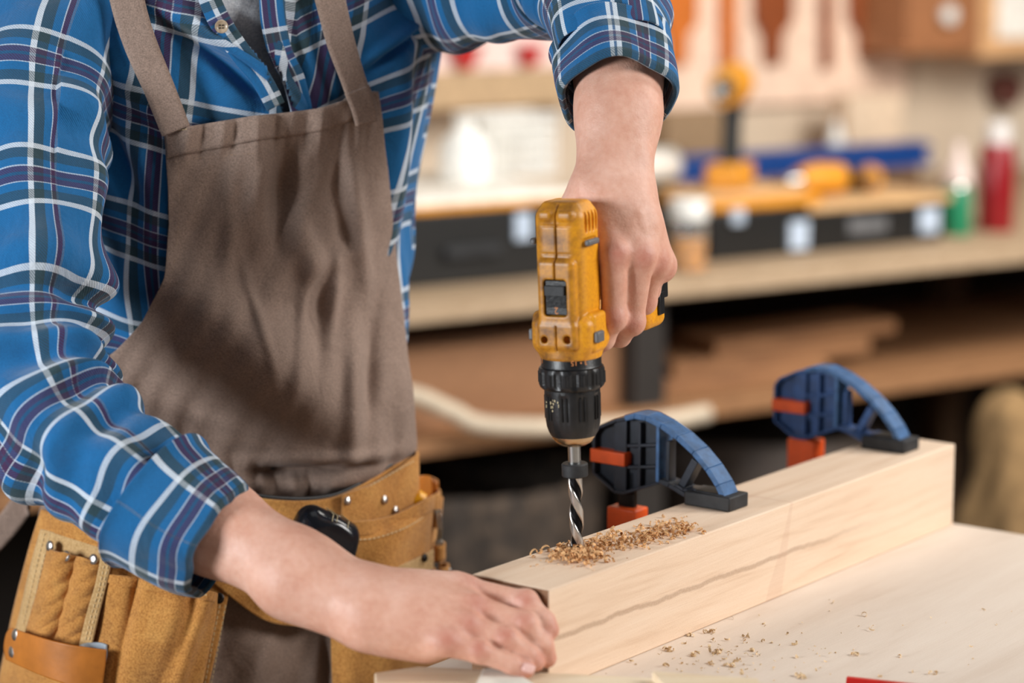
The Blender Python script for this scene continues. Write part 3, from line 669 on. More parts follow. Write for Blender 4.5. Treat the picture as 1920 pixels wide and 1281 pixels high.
body_items = [('g', trunk, 0), ('g', head, .02), ('g', arm, .03), ('g', armL, .03), ('g', handR, .012), ('g', handL, .014)]
redc = [(K[a][0]+V(0, -.008, .006), .012) for a in 'imrp']+[(K[a][1]+V(0, -.008, .006), .009) for a in 'imrp']+[(K[a][3], .012) for a in 'imrp']+[(KL[a][0]+V(.003, -.012, 0), .012) for a in 'imrp']+[(KL[a][1]+V(0, -.01, 0), .011) for a in 'imrp']+[(KL[a][3], .014) for a in 'imrp']
def redf(p):
    r = np.zeros(len(p))
    for c, s in redc: r = np.maximum(r, np.exp(-((p-c)**2).sum(1)/(s*s)))
    return r
body = sdf_mesh(body_items, (-.62, 1.86, .86), (.24, 2.68, 2.0), .0019, 'body', M['skin'], per, {'red': redf})
sm_ = body.modifiers.new('smooth', 'SMOOTH'); sm_.factor = .5; sm_.iterations = 4
# nails
def nail(c, nrm, up, w, l):
    nrm = V(*nrm); nrm /= np.linalg.norm(nrm); up = V(*up); up = up-nrm*(up@nrm); up /= np.linalg.norm(up); sd = np.cross(up, nrm); v = []; f = []
    for j in range(7):
        for i in range(7):
            u, t = i/3-1, j/3-1; hw = w/2*(1-.25*max(0, abs(t)-.5)**1.2*2); v.append(V(*c)+sd*u*hw+up*t*l/2-nrm*(u*u*w*.20+t*t*l*.05))
    for j in range(6):
        for i in range(6): f.append((j*7+i, j*7+i+1, (j+1)*7+i+1, (j+1)*7+i))
    o = mesh_obj('fingernail', v, f, M['nail'], per); thick(o, .0006); return o
nail(at(992, 1251, 1.9105), (.2, -.72, .66), (.9, .1, -.45), .0088, .0105)
# hair
sdf_mesh([('u', ell(HC+V(0, .02, .035), (.083, .098, .105), HR), 0), ('s', rbox(HC+HR@V(0, -.115, -.03), (.16, .11, .16), .03, HR), .015), ('s', rbox(HC+V(0, 0, -.14), (.3, .3, .14), .02), .01)], HC-.14, HC+.16, .005, 'hair', M['hair'], per)

# --- undershirt
def loft_torso(z0, z1, nz, nt, off, fold=None):
    P = np.zeros((nz, nt, 3)); U = np.zeros((nz, nt, 2))
    z = np.linspace(z0, z1, nz)[:, None]; t = (-math.pi/2+2*math.pi*np.arange(nt)/nt)[None]
    P = torso_pt(t, z, off); U[..., 0] = (t+math.pi/2)*.155; U[..., 1] = z
    return P, U
P, U = loft_torso(.95, 1.575, 50, 90, -.020); P = P-(E1*np.cos(-math.pi/2+2*math.pi*np.arange(90)/90)[:, None]+E2*np.sin(-math.pi/2+2*math.pi*np.arange(90)/90)[:, None])[None]*(np.clip((1.47-P[..., 2:])/.04, 0, 1)*.024-.016*(P[..., 2:] > 1.3))*1.0; tee = grid_obj('undershirt', P, M['tee'], per, U, True, .0015)
# --- shirt body
def pixv(P):
    Q = P-np.array([0, 0, CAMZ]); d = Q@FW; return 960+F*(Q@RT)/d, 640.5-F*(Q@UP)/d
def gz(px, py, cx, cy, sx, sy, ang=0):
    a = math.radians(ang); dx = px-cx; dy = py-cy; u = dx*math.cos(a)+dy*math.sin(a); v = -dx*math.sin(a)+dy*math.cos(a); return np.exp(-(u/sx)**2-(v/sy)**2)
def inpoly(x, y, poly):
    r = False; n = len(poly)
    for i in range(n):
        x0, y0 = poly[i]; x1, y1 = poly[i-1]
        if (y0 > y) != (y1 > y) and x < (x1-x0)*(y-y0)/(y1-y0)+x0: r = not r
    return r
VP = [(395, -500), (395, -60), (410, 0), (432, 45), (468, 92), (502, 132), (528, 200), (548, 225), (552, 200), (534, 150), (506, 100), (497, 50), (492, 0), (488, -60), (488, -500)]
NZ, NTt = 230, 560
z0, z1 = .93, 1.575; P = np.zeros((NZ, NTt, 3)); U = np.zeros((NZ, NTt, 2)); PX = np.zeros((NZ, NTt, 2)); FR = np.zeros((NZ, NTt), bool)
z = np.linspace(z0, z1, NZ)[:, None]+np.zeros((1, NTt)); t = (-math.pi/2+2*math.pi*np.arange(NTt)/NTt)[None]+np.zeros((NZ, 1))
p = torso_pt(t, z, .006); px, py = pixv(p); n_ = E1*np.cos(t)[..., None]+E2*np.sin(t)[..., None]; FR = n_[..., 1] < .1
d = .0035*np.sin(t*9+z*14+1.5*np.sin(z*21))+.002*np.sin(t*17-z*30+2*np.sin(t*3))
df = .014*gz(px, py, 470, 120, 120, 14, 38)-.010*gz(px, py, 455, 150, 120, 16, 38)+.010*gz(px, py, 380, 60, 90, 12, 30)-.008*gz(px, py, 370, 85, 90, 12, 30)
df += .012*gz(px, py, 150, 250, 110, 22, 58)-.012*gz(px, py, 215, 290, 110, 22, 62)+.010*gz(px, py, 285, 200, 90, 18, 45)+.012*gz(px, py, 730, 330, 18, 200, 6)-.008*gz(px, py, 765, 330, 12, 180, 6)+.006*gz(px, py, 620, 90, 14, 110, -8)-.008*gz(px, py, 560, 130, 12, 90, -14)
df += .010*gz(px, py, 735, 75, 60, 9, -38)-.010*gz(px, py, 745, 90, 60, 8, -38)
d = d+np.where(FR, df, 0)
under = np.clip((py-225)/40, 0, 1)*np.clip((px-330)/30, 0, 1)*np.clip((680-px)/30, 0, 1)*FR; under = np.maximum(under, np.clip((py-640)/60, 0, 1))
d = d*(1-under)-.022*under
P = p+n_*d[..., None]; PX = np.stack(pixv(P), -1)
sh = np.where(px > 560, -np.maximum(0, px-560)/1900*.42, 0)+np.maximum(0, 330-px)/1900*-.30+np.where(px < 560, np.maximum(0, px-330)/200, 1.)*.02
U = np.stack([(t+math.pi/2)*.155+.012*np.sin(z*9), z+np.where(FR, sh, 0)], -1)
def kp(j, i): return not (FR[j, i] and inpoly(PX[j, i, 0], PX[j, i, 1], VP))
shirt = grid_obj('shirt', P, M['plaid'], per, U, True, .0016, keep=kp)
# collar
Pc = np.zeros((10, 60, 3)); Uc = np.zeros((10, 60, 2))
for j in range(10):
    for i in range(60):
        t = math.radians(118)+math.radians(304)*i/59; z = 1.545+.05*min(1, j/4)-.05*max(0, (j-4)/5); off = .012+.010*max(0, (j-4)/5); cx, cy, a, b = ring(1.56); c, s = math.cos(t), math.sin(t)
        Pc[j, i] = V(cx, cy, z)+E1*(.068+off)*c+E2*(.072+off)*s; Uc[j, i] = (t*.08, z)
grid_obj('collar', Pc, M['plaid'], shirt, Uc, False, .0016)
# placket band along the right-hand front edge (photo)
def ribbon(name, pts, wpx, off, mat, p, t=.0016, n=60, uvs=(0, 0), bow=None, depth=None, nw=7, cols=None, rough=0):
    cp = catmull([(a, b) for a, b in pts], n); wp = np.interp(np.linspace(0, 1, n), np.linspace(0, 1, len(wpx)), wpx); P = np.zeros((n, nw, 3)); U = np.zeros((n, nw, 2)); L = 0
    for j in range(n):
        t_ = cp[min(j+1, n-1)]-cp[max(j-1, 0)]; t_ = t_/np.linalg.norm(t_); m = np.array([-t_[1], t_[0]])
        if j: L += np.linalg.norm(cp[j]-cp[j-1])/1930
        for i in range(nw):
            u = i/(nw-1)-.5; q = cp[j]+m*u*wp[j]; P[j, i, :2] = q; P[j, i, 2] = off+(bow(j/(n-1), u) if bow else 0)
            U[j, i] = (uvs[0]+u*wp[j]/1930, uvs[1]+L)
    P = (depth or onT)(P[..., 0], P[..., 1], P[..., 2])
    return grid_obj(name, P, mat, p, U, False, t)
ribbon('placket', [(506, -60), (510, 0), (515, 50), (527, 100), (551, 150), (568, 216)], [44, 48, 44, 40], .0130, M['plaid'], shirt, uvs=(.012, .02))
ribbon('placket', [(376, -60), (394, 0), (418, 50), (455, 104), (490, 148), (518, 200)], [40, 42, 40, 36], .0195, M['plaid'], shirt, uvs=(.042, .05))
# button
bp = onT(415, 50, .0225); bn = V(.25, -.95, .15); bn /= np.linalg.norm(bn)
mb = MB(); mb.lathe([(.0, .0008), (.0030, .0008), (.0042, .0012), (.0054, .0024), (.0062, .0022), (.0064, .0010), (.0058, -.0006), (0, -.0006)], seg=36, cap=False)
o = mb.build('button', M['buttonm'])
o.matrix_world = face_mat(bp, (0, 0, 1), bn); parent(o, shirt)
mb = MB()
for a in range(4): mb.lathe([(.0007, .0007), (.0007, .0013)], (.0013*(1 if a % 2 else -1), .0013*(1 if a > 1 else -1), 0), 8)
h = mb.build('thread_hole', M['black']); h.matrix_world = o.matrix_world; h.parent = o; h.matrix_parent_inverse = Matrix(); h.matrix_local = Matrix()
# --- sleeves
def sleeve(name, pts, rs, mat, p, n=150, nt=150, folds=None, uvo=(0, 0), t=.0016, flat=None, squash=1.0, up0=(0, -1, 0)):
    C_ = catmull([list(q) for q in pts], n); R_ = np.interp(np.linspace(0, 1, n), np.linspace(0, 1, len(rs)), rs)
    from_t = None; nrm = V(*up0); P = np.zeros((n, nt, 3)); U = np.zeros((n, nt, 2)); L = 0; rm = float(np.mean(rs))
    for j in range(n):
        tg = C_[min(j+1, n-1)]-C_[max(j-1, 0)]; tg = tg/np.linalg.norm(tg); nrm = nrm-tg*(nrm@tg); nrm /= np.linalg.norm(nrm); b = np.cross(tg, nrm)
        if j: L += np.linalg.norm(C_[j]-C_[j-1])
        for i in range(nt):
            a = 2*math.pi*i/nt; r = R_[j]+(folds(L, a, j/(n-1)) if folds else 0); P[j, i] = C_[j]+r*(math.cos(a)*nrm+math.sin(a)*b*squash); U[j, i] = (a*rm+uvo[0], L+uvo[1])
    return grid_obj(name, P, mat, p, U, True, t), P
def fR(L, a, s):
    el = math.exp(-((L-.47)/.07)**2); up = math.exp(-((L-.08)/.09)**2)
    d = .0042*math.sin(a*5+L*18)*(.4+s)+.0028*math.sin(a*4-L*52+2)+.0022*math.sin(a*3-L*35+1)
    d += el*(.0075*math.sin(L*135+1.6*math.cos(a-1.0)))
    d += .008*math.exp(-((L-.380)/.024)**2)-.013*math.exp(-((L-.408-.006*math.cos(a))/.012)**2)
    d += .006*math.exp(-((L-.56)/.06)**2)*math.sin(L*130+2*math.cos(a)+.6)
    d += .004*math.exp(-((L-.24)/.05)**2)*math.sin(L*105+a*1.5)+up*.004*math.sin(a*6+L*30)
    return d
ptsR = [at(205, -60, 2.42), at(120, 30, 2.36), at(70, 170, 2.29), at(62, 330, 2.23), (at(66, 500, 2.18)), at(66, 650, 2.14), at(96, 775, 2.10), at(180, 862, 2.07), at(262, 920, 2.045), at(320, 962, 2.03)]
slR, PR = sleeve('sleeve', ptsR, [.074, .080, .074, .066, .061, .0615, .0640, .0600, .0540, .0490], M['plaid'], shirt, folds=fR, uvo=(.018, .025), n=220, nt=200)
def fcR(L, a, s): return .0020*math.sin(a*4+L*20)+.0026*math.sin(a*7+1)*s+.0035*(1-s)*math.exp(-((s)/.12)**2)-.004*max(0, (s-.93)/.07)
cuR, _ = sleeve('cuff', [at(292, 940, 2.04), at(352, 985, 2.025), at(416, 1020, 2.012)], [.0665, .0625, .0580, .0495], M['plaid'], shirt, folds=fcR, uvo=(.055, .052), t=.0045, n=60, nt=160)
def fL(L, a, s):
    d = .0035*math.sin(a*4+L*20)+.0026*math.sin(a*3-L*42+1)
    el = math.exp(-((L-.30)/.06)**2); d += el*.008*math.sin(L*140+2*math.cos(a-2))*(.5+.5*math.cos(a+1.2)); d += math.exp(-((L-.12)/.09)**2)*.004*math.sin(L*120+a*2); return d
ptsL = [at(640, -90, 2.50), at(760, -55, 2.475), at(870, -45, 2.44), at(985, -55, 2.395), at(1075, -55, 2.350), at(1125, -10, 2.305), at(1140, 50, 2.262), at(1150, 110, 2.232)]
slL, _ = sleeve('sleeve', ptsL, [.085, .082, .074, .070, .0680, .0630, .0560, .0515], M['plaid'], shirt, folds=fL, uvo=(.03, .07), n=200, nt=180)
def fcL(L, a, s): return .0018*math.sin(a*3+1)+.0022*math.sin(a*5+L*30)-.003*max(0, (s-.9)/.1)+.003*math.exp(-(s/.15)**2)
cuL, _ = sleeve('cuff', [at(1147, 88, 2.245), at(1153, 135, 2.222), at(1158, 186, 2.196)], [.0545, .0560, .0560, .0545], M['plaid'], shirt, folds=fcL, uvo=(.04, .062), t=.0045, n=50, nt=150)
slR['label'] = 'rolled plaid sleeve of the arm braced on the beam'; slL['label'] = 'rolled plaid sleeve of the arm holding the drill'

# --- apron
LE = [(100, 300), (200, 306), (250, 311), (400, 316), (500, 303), (590, 268), (650, 228), (690, 192), (740, 150), (900, 96), (1000, 70), (1300, 40), (1500, 30)]
RE = [(100, 690), (180, 704), (300, 718), (420, 735), (520, 744), (600, 753), (700, 766), (780, 776), (840, 779), (900, 776), (1000, 778), (1300, 790), (1500, 790)]
ly = [a for a, b in LE]; lx = [b for a, b in LE]; ry = [a for a, b in RE]; rx = [b for a, b in RE]
NV, NU = 260, 220; P = np.zeros((NV, NU+12, 3)); U = np.zeros((NV, NU+12, 2))
def topline(x): return np.interp(x, [300, 330, 400, 470, 520, 590, 640, 650, 705], [252, 243, 232, 220, 215, 206, 190, 182, 172])
def afold(x, y):
    d = x*0.
    d += -.025*gz(x, y, 534, 355, 24, 85, 6)+.010*gz(x, y, 480, 340, 30, 100, 0)+.012*gz(x, y, 572, 460, 26, 80, -22)-.006*gz(x, y, 610, 345, 40, 45, 0)
    d += .010*gz(x, y, 668, 400, 14, 140, -8)-.007*gz(x, y, 640, 400, 16, 110, -6)+.005*gz(x, y, 640, 480, 60, 22, -25)
    for cx, s in ((350, 1), (380, -1), (415, 1), (440, -1), (480, .8), (515, -1.3), (548, .8), (575, -1), (600, .9), (640, -.8), (672, .8)): d += s*.0045*gz(x, y, cx, 250, 9, 42, 4)
    # belly overhang: a long soft ridge from the left hip down to the right, dark hollow under it
    d += .032*gz(x, y, 500, 675, 260, 66, 40)-.046*gz(x, y, 340, 775, 240, 80, 32)+.012*gz(x, y, 430, 830, 190, 24, 8)
    d += -.016*gz(x, y, 600, 882, 95, 10, -8)+.012*gz(x, y, 600, 858, 110, 12, -6)-.012*gz(x, y, 530, 895, 50, 12, 0)+.009*gz(x, y, 640, 905, 60, 14, -10)
    for cx, cy, s in ((500, 905, 1), (525, 910, -1), (555, 912, .9), (585, 915, -1), (620, 912, .8), (440, 900, -.8), (470, 900, .6)): d += s*.004*gz(x, y, cx, cy, 9, 26, 8)
    d += .014*gz(x, y, 655, 740, 17, 120, 4)-.012*gz(x, y, 692, 700, 15, 110, 4)+.007*gz(x, y, 560, 620, 13, 110, 10)-.008*gz(x, y, 598, 600, 14, 90, 6)+.006*gz(x, y, 480, 600, 10, 90, -14)+.007*gz(x, y, 625, 560, 10, 70, 6)
    d += .006*gz(x, y, 750, 780, 18, 70, 8)-.008*gz(x, y, 735, 830, 14, 50, 14)+.004*gz(x, y, 430, 420, 16, 160, 3)
    d += .0012*np.sin(x*.05+y*.013)+.0010*np.sin(y*.04-x*.02)+.0008*np.sin(x*.11+y*.05)
    tuck = np.exp(-((y-18-np.interp(x, [470, 600, 645, 700, 745, 781], [940, 946, 935, 906, 882, 862]))/32)**2); d -= .016*tuck
    lo_ = np.clip((y-1000)/200, 0, 1); d += lo_*(.006*np.sin(x*.04+1)+.012)-lo_*.010*gz(x, y, 610, 1250, 14, 120, 0)
    return d
vv = np.linspace(0, 1, NV)[:, None]+np.zeros((1, NU)); uu = np.linspace(0, 1, NU)[None]+np.zeros((NV, 1)); yy = 212+(1420-212)*vv
xx = np.interp(yy, ly, lx)*(1-uu)+np.interp(yy, ry, rx)*uu; y2 = yy+(topline(xx)-212)*(1-vv)**3
base = .014+.018*np.exp(-((y2-760)/170)**2)
G = onT(xx, y2, base)+V(.30, -.95, 0)*afold(xx, y2)[..., None]; P[:, :NU] = G; U[:, :NU, 0] = uu*.35; U[:, :NU, 1] = vv
for k in range(12):
    w = (k+1)/12; m = (yy[:, 0] > 560)[:, None]; P[:, NU+k] = P[:, NU-1]+np.where(m, V(-.018*w*w, .05*w, 0), V(.0002*w, .0006*w, 0))
apr = grid_obj('apron', P, M['apron'], per, U, False, .0014)
def surf(P, off):
    Pm = P.reshape(-1, 3); X_, Y_ = pixv(Pm); dep = Pm[:, 1]
    def f(x, y, o_=0):
        x, y, o_ = np.broadcast_arrays(np.asarray(x, float), np.asarray(y, float), np.asarray(o_, float)); sh_ = x.shape
        Yv = np.array([dep[np.argpartition((X_-a)**2+(Y_-b)**2, 4)[:4]].mean() for a, b in zip(x.ravel(), y.ravel())]).reshape(sh_); return atv(x, y, Yv-off-o_)
    return f
aS = surf(P, .0012)
def seam(name, pts, mat, p, fn, n=None, dash=.0026, gap=.0016, r=.00032):
    cp = catmull(pts, 80); W3 = fn(cp[:, 0], cp[:, 1]); d = np.r_[0, np.cumsum(np.linalg.norm(np.diff(W3, axis=0), axis=1))]; mb = MB(); s = 0
    while s+dash < d[-1]:
        a = [np.interp(s, d, W3[:, k]) for k in range(3)]; b = [np.interp(s+dash, d, W3[:, k]) for k in range(3)]; mb.tube([a, b], r, 5); s += dash+gap
    o = mb.build(name, mat, p); return o
seam('hem_stitching', [(318, 305), (360, 298), (440, 290), (520, 284), (640, 264)], M['aprthread'], apr, aS)
seam('edge_stitching', [(334, 310), (336, 400), (325, 500), (303, 580), (268, 640)], M['aprthread'], apr, aS)
seam('edge_stitching', [(686, 240), (700, 300), (722, 420), (738, 560), (752, 700)], M['aprthread'], apr, aS)
seam('centre_seam', [(508, 1176), (513, 1230), (524, 1290)], M['aprthread'], apr, aS, dash=.0022, gap=.0008)
# bib hem band (double cloth)
def hemband(name, y0o, y1o, off):
    n = 120; Q = np.zeros((8, n, 3))
    for i in range(n):
        u = i/(n-1)
        for j in range(8):
            w = j/7; y = float(topline(310+u*385))+(1-u*.25)*w*52+y0o; x = np.interp(y, ly, lx)*(1-u)+np.interp(y, ry, rx)*u; Q[j, i] = (x, y, 0)
    Q = aS(Q[..., 0], Q[..., 1], off)
    return grid_obj(name, Q, M['apron'], apr, None, False, .0014)
hemband('bib_hem', -3, 0, .0010)
s1 = ribbon('apron_strap', [(215, -120), (238, 0), (262, 80), (298, 165), (330, 246)], [62, 64, 62, 58, 56], .0235, M['apron'], apr, .002)
s2 = ribbon('apron_strap', [(590, -120), (620, 0), (640, 80), (660, 140), (678, 192)], [56, 55, 52, 46, 44], .0225, M['apron'], apr, .002)
seam('strap_stitching', [(318, 247), (338, 244), (356, 241)], M['thread'], s1, lambda a, b: aS(a, b, .0045))
seam('strap_stitching', [(666, 236), (684, 232), (702, 226)], M['thread'], s2, lambda a, b: aS(a, b, .0045))
ribbon('strap_tab', [(670, 168), (682, 200), (690, 232)], [48, 46, 44], .0230, M['apron'], apr, .002, n=14)
# back halves of the straps, over the shoulders
for sx in (-1, 1):
    pts = []
    for z in np.linspace(1.50, 1.10, 12): pts.append(torso_pt(-math.pi/2+sx*(.55-(1.50-z)*.9), z, .012))
    top = onT(215 if sx < 0 else 590, -120, .022); mid = V((top[0]+pts[0][0])/2, (top[1]+pts[0][1])/2, max(top[2], pts[0][2])+.022)
    C_ = catmull([list(top), list(mid)]+[list(q) for q in pts], 40); Q = np.zeros((40, 3, 3))
    for j in range(40):
        for i in range(3): Q[j, i] = C_[j]+E1*(i-1)*.015
    grid_obj('apron_strap', Q, M['apron'], apr, None, False, .002)

# --- trousers and boots
it = []
for sx in (-1, 1):
    hip = V(ring(.9)[0], TY, .86)+E1*sx*.095; knee = V(ring(.9)[0], TY, .50)+E1*sx*.115+E2*.03; foot = V(ring(.9)[0], TY, .09)+E1*sx*.13
    it += [('u', cone(hip, knee, .098, .072), .02), ('u', cone(knee, foot, .072, .062), .02)]
it += [('u', ell((ring(.9)[0], TY, .93), (.176, .122, .12), np.array([E1, -E2, V(0, 0, 1)]).T), .04), ('s', rbox((ring(.9)[0], TY, 1.10), (.6, .6, .10), .005), 0), ('s', rbox((ring(.9)[0], TY, 0.02), (.8, .8, .10), .005), 0)]
sdf_mesh(it, (-.60, 2.15, .05), (.05, 2.75, 1.12), .007, 'trousers', M['trousers'], per)
for sx in (-1, 1):
    c = V(ring(.9)[0], TY, 0)+E1*sx*.13; R_ = np.array([E1, -E2, V(0, 0, 1)]).T
    sdf_mesh([('u', cone(c+V(0, 0, .05), c+V(0, 0, .14), .047, .047), 0), ('u', ell(c+E2*.075+V(0, 0, .045), (.048, .13, .046), R_), .02), ('u', rbox(c+E2*.06+V(0, 0, .014), (.098, .27, .028), .012, R_), .004), ('s', rbox(c+V(0, 0, -.05), (.5, .6, .1), .001), 0)], c-V(.2, .25, .01), c+V(.2, .25, .2), .005, 'boot', M['leather_shoe'], per)
# ------------------------------------------------------------------ tool belt
tb = empty('tool_belt', onT(600, 1000, .03), 'tan suede tool belt with stitched pouches round the waist over the apron', 'tool belt')
def curve(c, v): y = np.linspace(0, 1, len(c)); return np.stack([np.interp(v, y, [a for a, b in c]), np.interp(v, y, [b for a, b in c])], -1)
def smoothc(c, n=24): return [tuple(q) for q in catmull(c, n)]
def patch(name, L, R_, mat, p, off, nu=70, nv=60, sag=None, t=.0022, fn=None, wrap=0):
    L = smoothc(L); R_ = smoothc(R_); v = np.linspace(0, 1, nv); u = np.linspace(0, 1, nu); a = curve(L, v)[:, None]; b = curve(R_, v)[:, None]; uu = u[None, :, None]
    Q = a*(1-uu)+b*uu; U2, V2 = np.meshgrid(u, v)
    if sag is not None: Q = Q+np.stack(sag(U2, V2), -1)
    o_ = off(U2, V2) if callable(off) else off+0*U2
    P3 = (fn or onT)(Q[..., 0], Q[..., 1], o_)
    if wrap: P3 = np.concatenate([P3]+[P3[:, -1:]+V(-.012*w*w, wrap*w, 0) for w in (.3, .6, 1)], 1)
    o = grid_obj(name, P3, mat, p, None, False, t); return o, P3
def rivet(px, py, off, mat, p, r=.0040, fn=None):
    c = (fn or onT)(px, py, off); nrm = V(c[0]-ring(c[2])[0], c[1]-TY, .1); nrm /= np.linalg.norm(nrm)
    mb = MB(); mb.lathe([(r, -.001), (r, .0004), (r*.8, .0012), (r*.4, .0016), (0.0002, .0017)], seg=20, cap=False); o = mb.build('rivet', mat); o.matrix_world = face_mat(c, (0, 0, 1), nrm); parent(o, p)
up = [(300, 880), (380, 905), (470, 930), (540, 938), (600, 936), (645, 924), (700, 895), (745, 868), (781, 850)]
dn = [(280, 1000), (360, 1060), (430, 1118), (490, 1160), (545, 1173), (600, 1170), (660, 1140), (720, 1100), (781, 1060)]
# band between the upper and the lower edge: rows run down, columns run round the waist
upc = np.array(catmull(up, 140)); dnc = np.array(catmull(dn, 140)); v = np.linspace(0, 1, 46)[:, None, None]
Q = upc[None]*(1-v)+dnc[None]*v; vv2 = np.linspace(0, 1, 46)[:, None]+0*Q[..., 0]
ob = .028+.014*np.clip((Q[..., 1]-955)/120, 0, 1)+.0015*np.sin(Q[..., 0]*.05)+.003*np.exp(-((vv2)/.03)**2)*0
PB = onT(Q[..., 0], Q[..., 1], ob); PB = np.concatenate([PB]+[PB[:, -1:]+V(-.02*w*w, .06*w, 0) for w in (.25, .5, .75, 1)], 1)
band = grid_obj('belt_band', PB, M['suede'], tb, None, False, .003)
bS = surf(PB, .0010)
seam('stitching', [(476, 940), (540, 948), (600, 946), (640, 935)], M['thread'], band, bS, dash=.0032, gap=.0018, r=.0007)
# dark lining above the edge
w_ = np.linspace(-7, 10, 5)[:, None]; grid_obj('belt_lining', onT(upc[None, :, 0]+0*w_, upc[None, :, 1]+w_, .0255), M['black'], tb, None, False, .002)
# overlay on the right
patch('belt_overlay', [(641, 927), (640, 985)], [(779, 852), (781, 960)], M['suede'], tb, lambda u, v: .037+.001*np.sin(u*7), sag=lambda u, v: (0*u, (1-v)*10*np.sin(u*math.pi)), t=.0028, wrap=.05)
seam('stitching', [(648, 936), (700, 908), (745, 882), (777, 864)], M['thread'], band, lambda x, y, o_=0: onT(x, y, .0400), dash=.0032, gap=.0018, r=.0007)
for x, y in ((652, 939), (722, 937), (743, 957)): rivet(x, y, .0405, M['rivet'], band, .0044)
# back of the belt round the body
Q = np.zeros((6, 80, 3))
for j in range(6):
    for i in range(80):
        t = -math.pi*.02-math.pi*.96*i/79; Q[j, i] = torso_pt(t, .965+.014*j, .016)
grid_obj('belt_strap', Q, M['strapleather'], tb, None, False, .003)
# --- right hand pouch (photo right)
off_r = lambda u, v: .050+.014*np.sin(np.clip(u, 0, 1)*math.pi)*np.clip(v*3, .35, 1)-.02*np.clip((u-.85)/.15, 0, 1)**2+.002*np.sin(u*9+v*5)
pr_, PP = patch('pouch_pocket', [(640, 984), (636, 1020), (640, 1060), (650, 1092)], [(822, 925), (820, 960), (814, 1000), (807, 1062)], M['suede'], tb, off_r, sag=lambda u, v: (0*u, 16*np.sin(u*math.pi)**1.2*(1-v)+10*np.sin(u*math.pi)*v), t=.003, wrap=.04)
pS = surf(PP, .0014)
hemr, _ = patch('pocket_hem', [(640, 980), (640, 1005)], [(822, 922), (820, 950)], M['suede'], pr_, lambda u, v: off_r(u, v*.1)+.004, sag=lambda u, v: (0*u, 16*np.sin(u*math.pi)**1.2), nv=14, t=.0026, wrap=.035)
seam('stitching', [(655, 1012), (700, 1010), (760, 990), (812, 958)], M['thread'], pr_, lambda x, y, o_=0: pS(x, y, .0042), dash=.0032, gap=.0018, r=.0007)
patch('pocket_base_strip', [(690, 1072), (690, 1092)], [(811, 1030), (809, 1068)], M['hide'], pr_, lambda u, v: .066-.004*u, sag=lambda u, v: (0*u, 8*np.sin(u*math.pi)), nv=12, t=.002)
rivet(797, 1046, .066, M['darksteel'], pr_, .0042)
# inner wall of the pocket opening
patch('pocket_back', [(776, 898), (770, 965)], [(818, 905), (822, 975)], M['strapleather'], tb, lambda u, v: .024+.0*u, sag=lambda u, v: (0*u, -10*np.sin(u*math.pi)*(1-v)), t=.003, wrap=.03)
# lower pouch, seen under the wrist
low_, PL = patch('lower_pouch', [(622, 1120), (622, 1200), (626, 1300), (630, 1420)], [(812, 1075), (830, 1180), (836, 1300), (830, 1420)], M['suede'], tb, lambda u, v: .040+.022*np.sin(u*math.pi)+.003*np.sin(u*14)*v, t=.003, wrap=.05)
lS = surf(PL, .0014)
for dx in (14, 27): seam('stitching', [(622+dx, 1150), (622+dx, 1220), (626+dx, 1310)], M['thread'], low_, lS, dash=.0030, gap=.0020, r=.00065)
# side loops and the steel clip
def sidebox(name, x, y, d, mat, p, off=.055, bevel=.001, tw=0):
    c = onT(min(x, 818), y, off); c[0] += max(0, x-818)/1900; mb = MB(); mb.box(c, d, rotz(.5+tw)); return mb.build(name, mat, p, bevel=bevel)
mb = MB(); c = onT(815, 1035, .045); pts = []
for a in np.linspace(-2.2, 2.2, 16): pts.append(c+V(.004+.0075*math.cos(a), .012*math.sin(a), 0))
ring_ = np.array([[q+V(0, 0, z) for q in pts] for z in np.linspace(-.008, .009, 5)]); hl = grid_obj('hammer_loop', ring_, M['suede'], tb, None, False, .003)
ring_ = np.array([[q+V(.004, 0, -.021+z) for q in pts] for z in np.linspace(-.008, .007, 5)]); hl2 = grid_obj('hammer_loop', ring_, M['suede'], tb, None, False, .003)
mb = MB(); mb.box(c+V(.0135, -.004, -.022), (.006, .004, .012), rotz(.4)); mb.build('rivet_plate', M['rivet'], hl2, bevel=.001)
mb = MB(); q = onT(818, 1000, .05); mb.tube([q+V(.0, 0, .022), q+V(.003, 0, .006), q+V(.001, 0, -.008)], .0016, 8); mb.tube([q+V(.004, 0, .020), q+V(.0055, 0, .004), q+V(.004, 0, -.008)], .0016, 8); mb.box(q+V(.003, 0, -.010), (.009, .005, .004)); mb.box(q+V(.002, 0, .023), (.007, .005, .004)); mb.build('steel_clip', M['steel'], tb, bevel=.0005)
patch('side_strap', [(812, 925), (812, 990)], [(827, 932), (822, 992)], M['suede'], tb, .047, nu=8, nv=20, t=.003)
# --- left hand pouch (photo left)
offL = lambda u, v: .044+.004*np.sin(u*5+.5)
lp, PLb = patch('pouch_back', [(81, 955), (58, 1030), (30, 1140), (8, 1245), (-10, 1330)], [(440, 1060), (428, 1115), (412, 1190), (396, 1262), (378, 1345)], M['suede'], tb, offL, nu=90, nv=70, t=.003)
sS = surf(PLb, .0012)
patch('edge_binding', [(79, 992), (60, 1060), (36, 1165), (22, 1215)], [(104, 998), (90, 1065), (66, 1170), (52, 1222)], M['hide'], lp, .049, nu=8, nv=40, t=.002)
for k in (8, 18): seam('stitching', [(76+k, 1000), (60+k, 1065), (36+k, 1170)], M['thread'], lp, lambda x, y, o_=0: onT(x, y, .0515), dash=.0034, gap=.0022, r=.0007)
def pen_off(u, v):
    return .056+.0095*np.abs(np.sin((u*2.0+.02)*math.pi))**.8*(1-.15*v)+.0012*np.sin(v*9+u*4)*np.sin(u*math.pi)+.0008*np.sin(v*31+u*20)
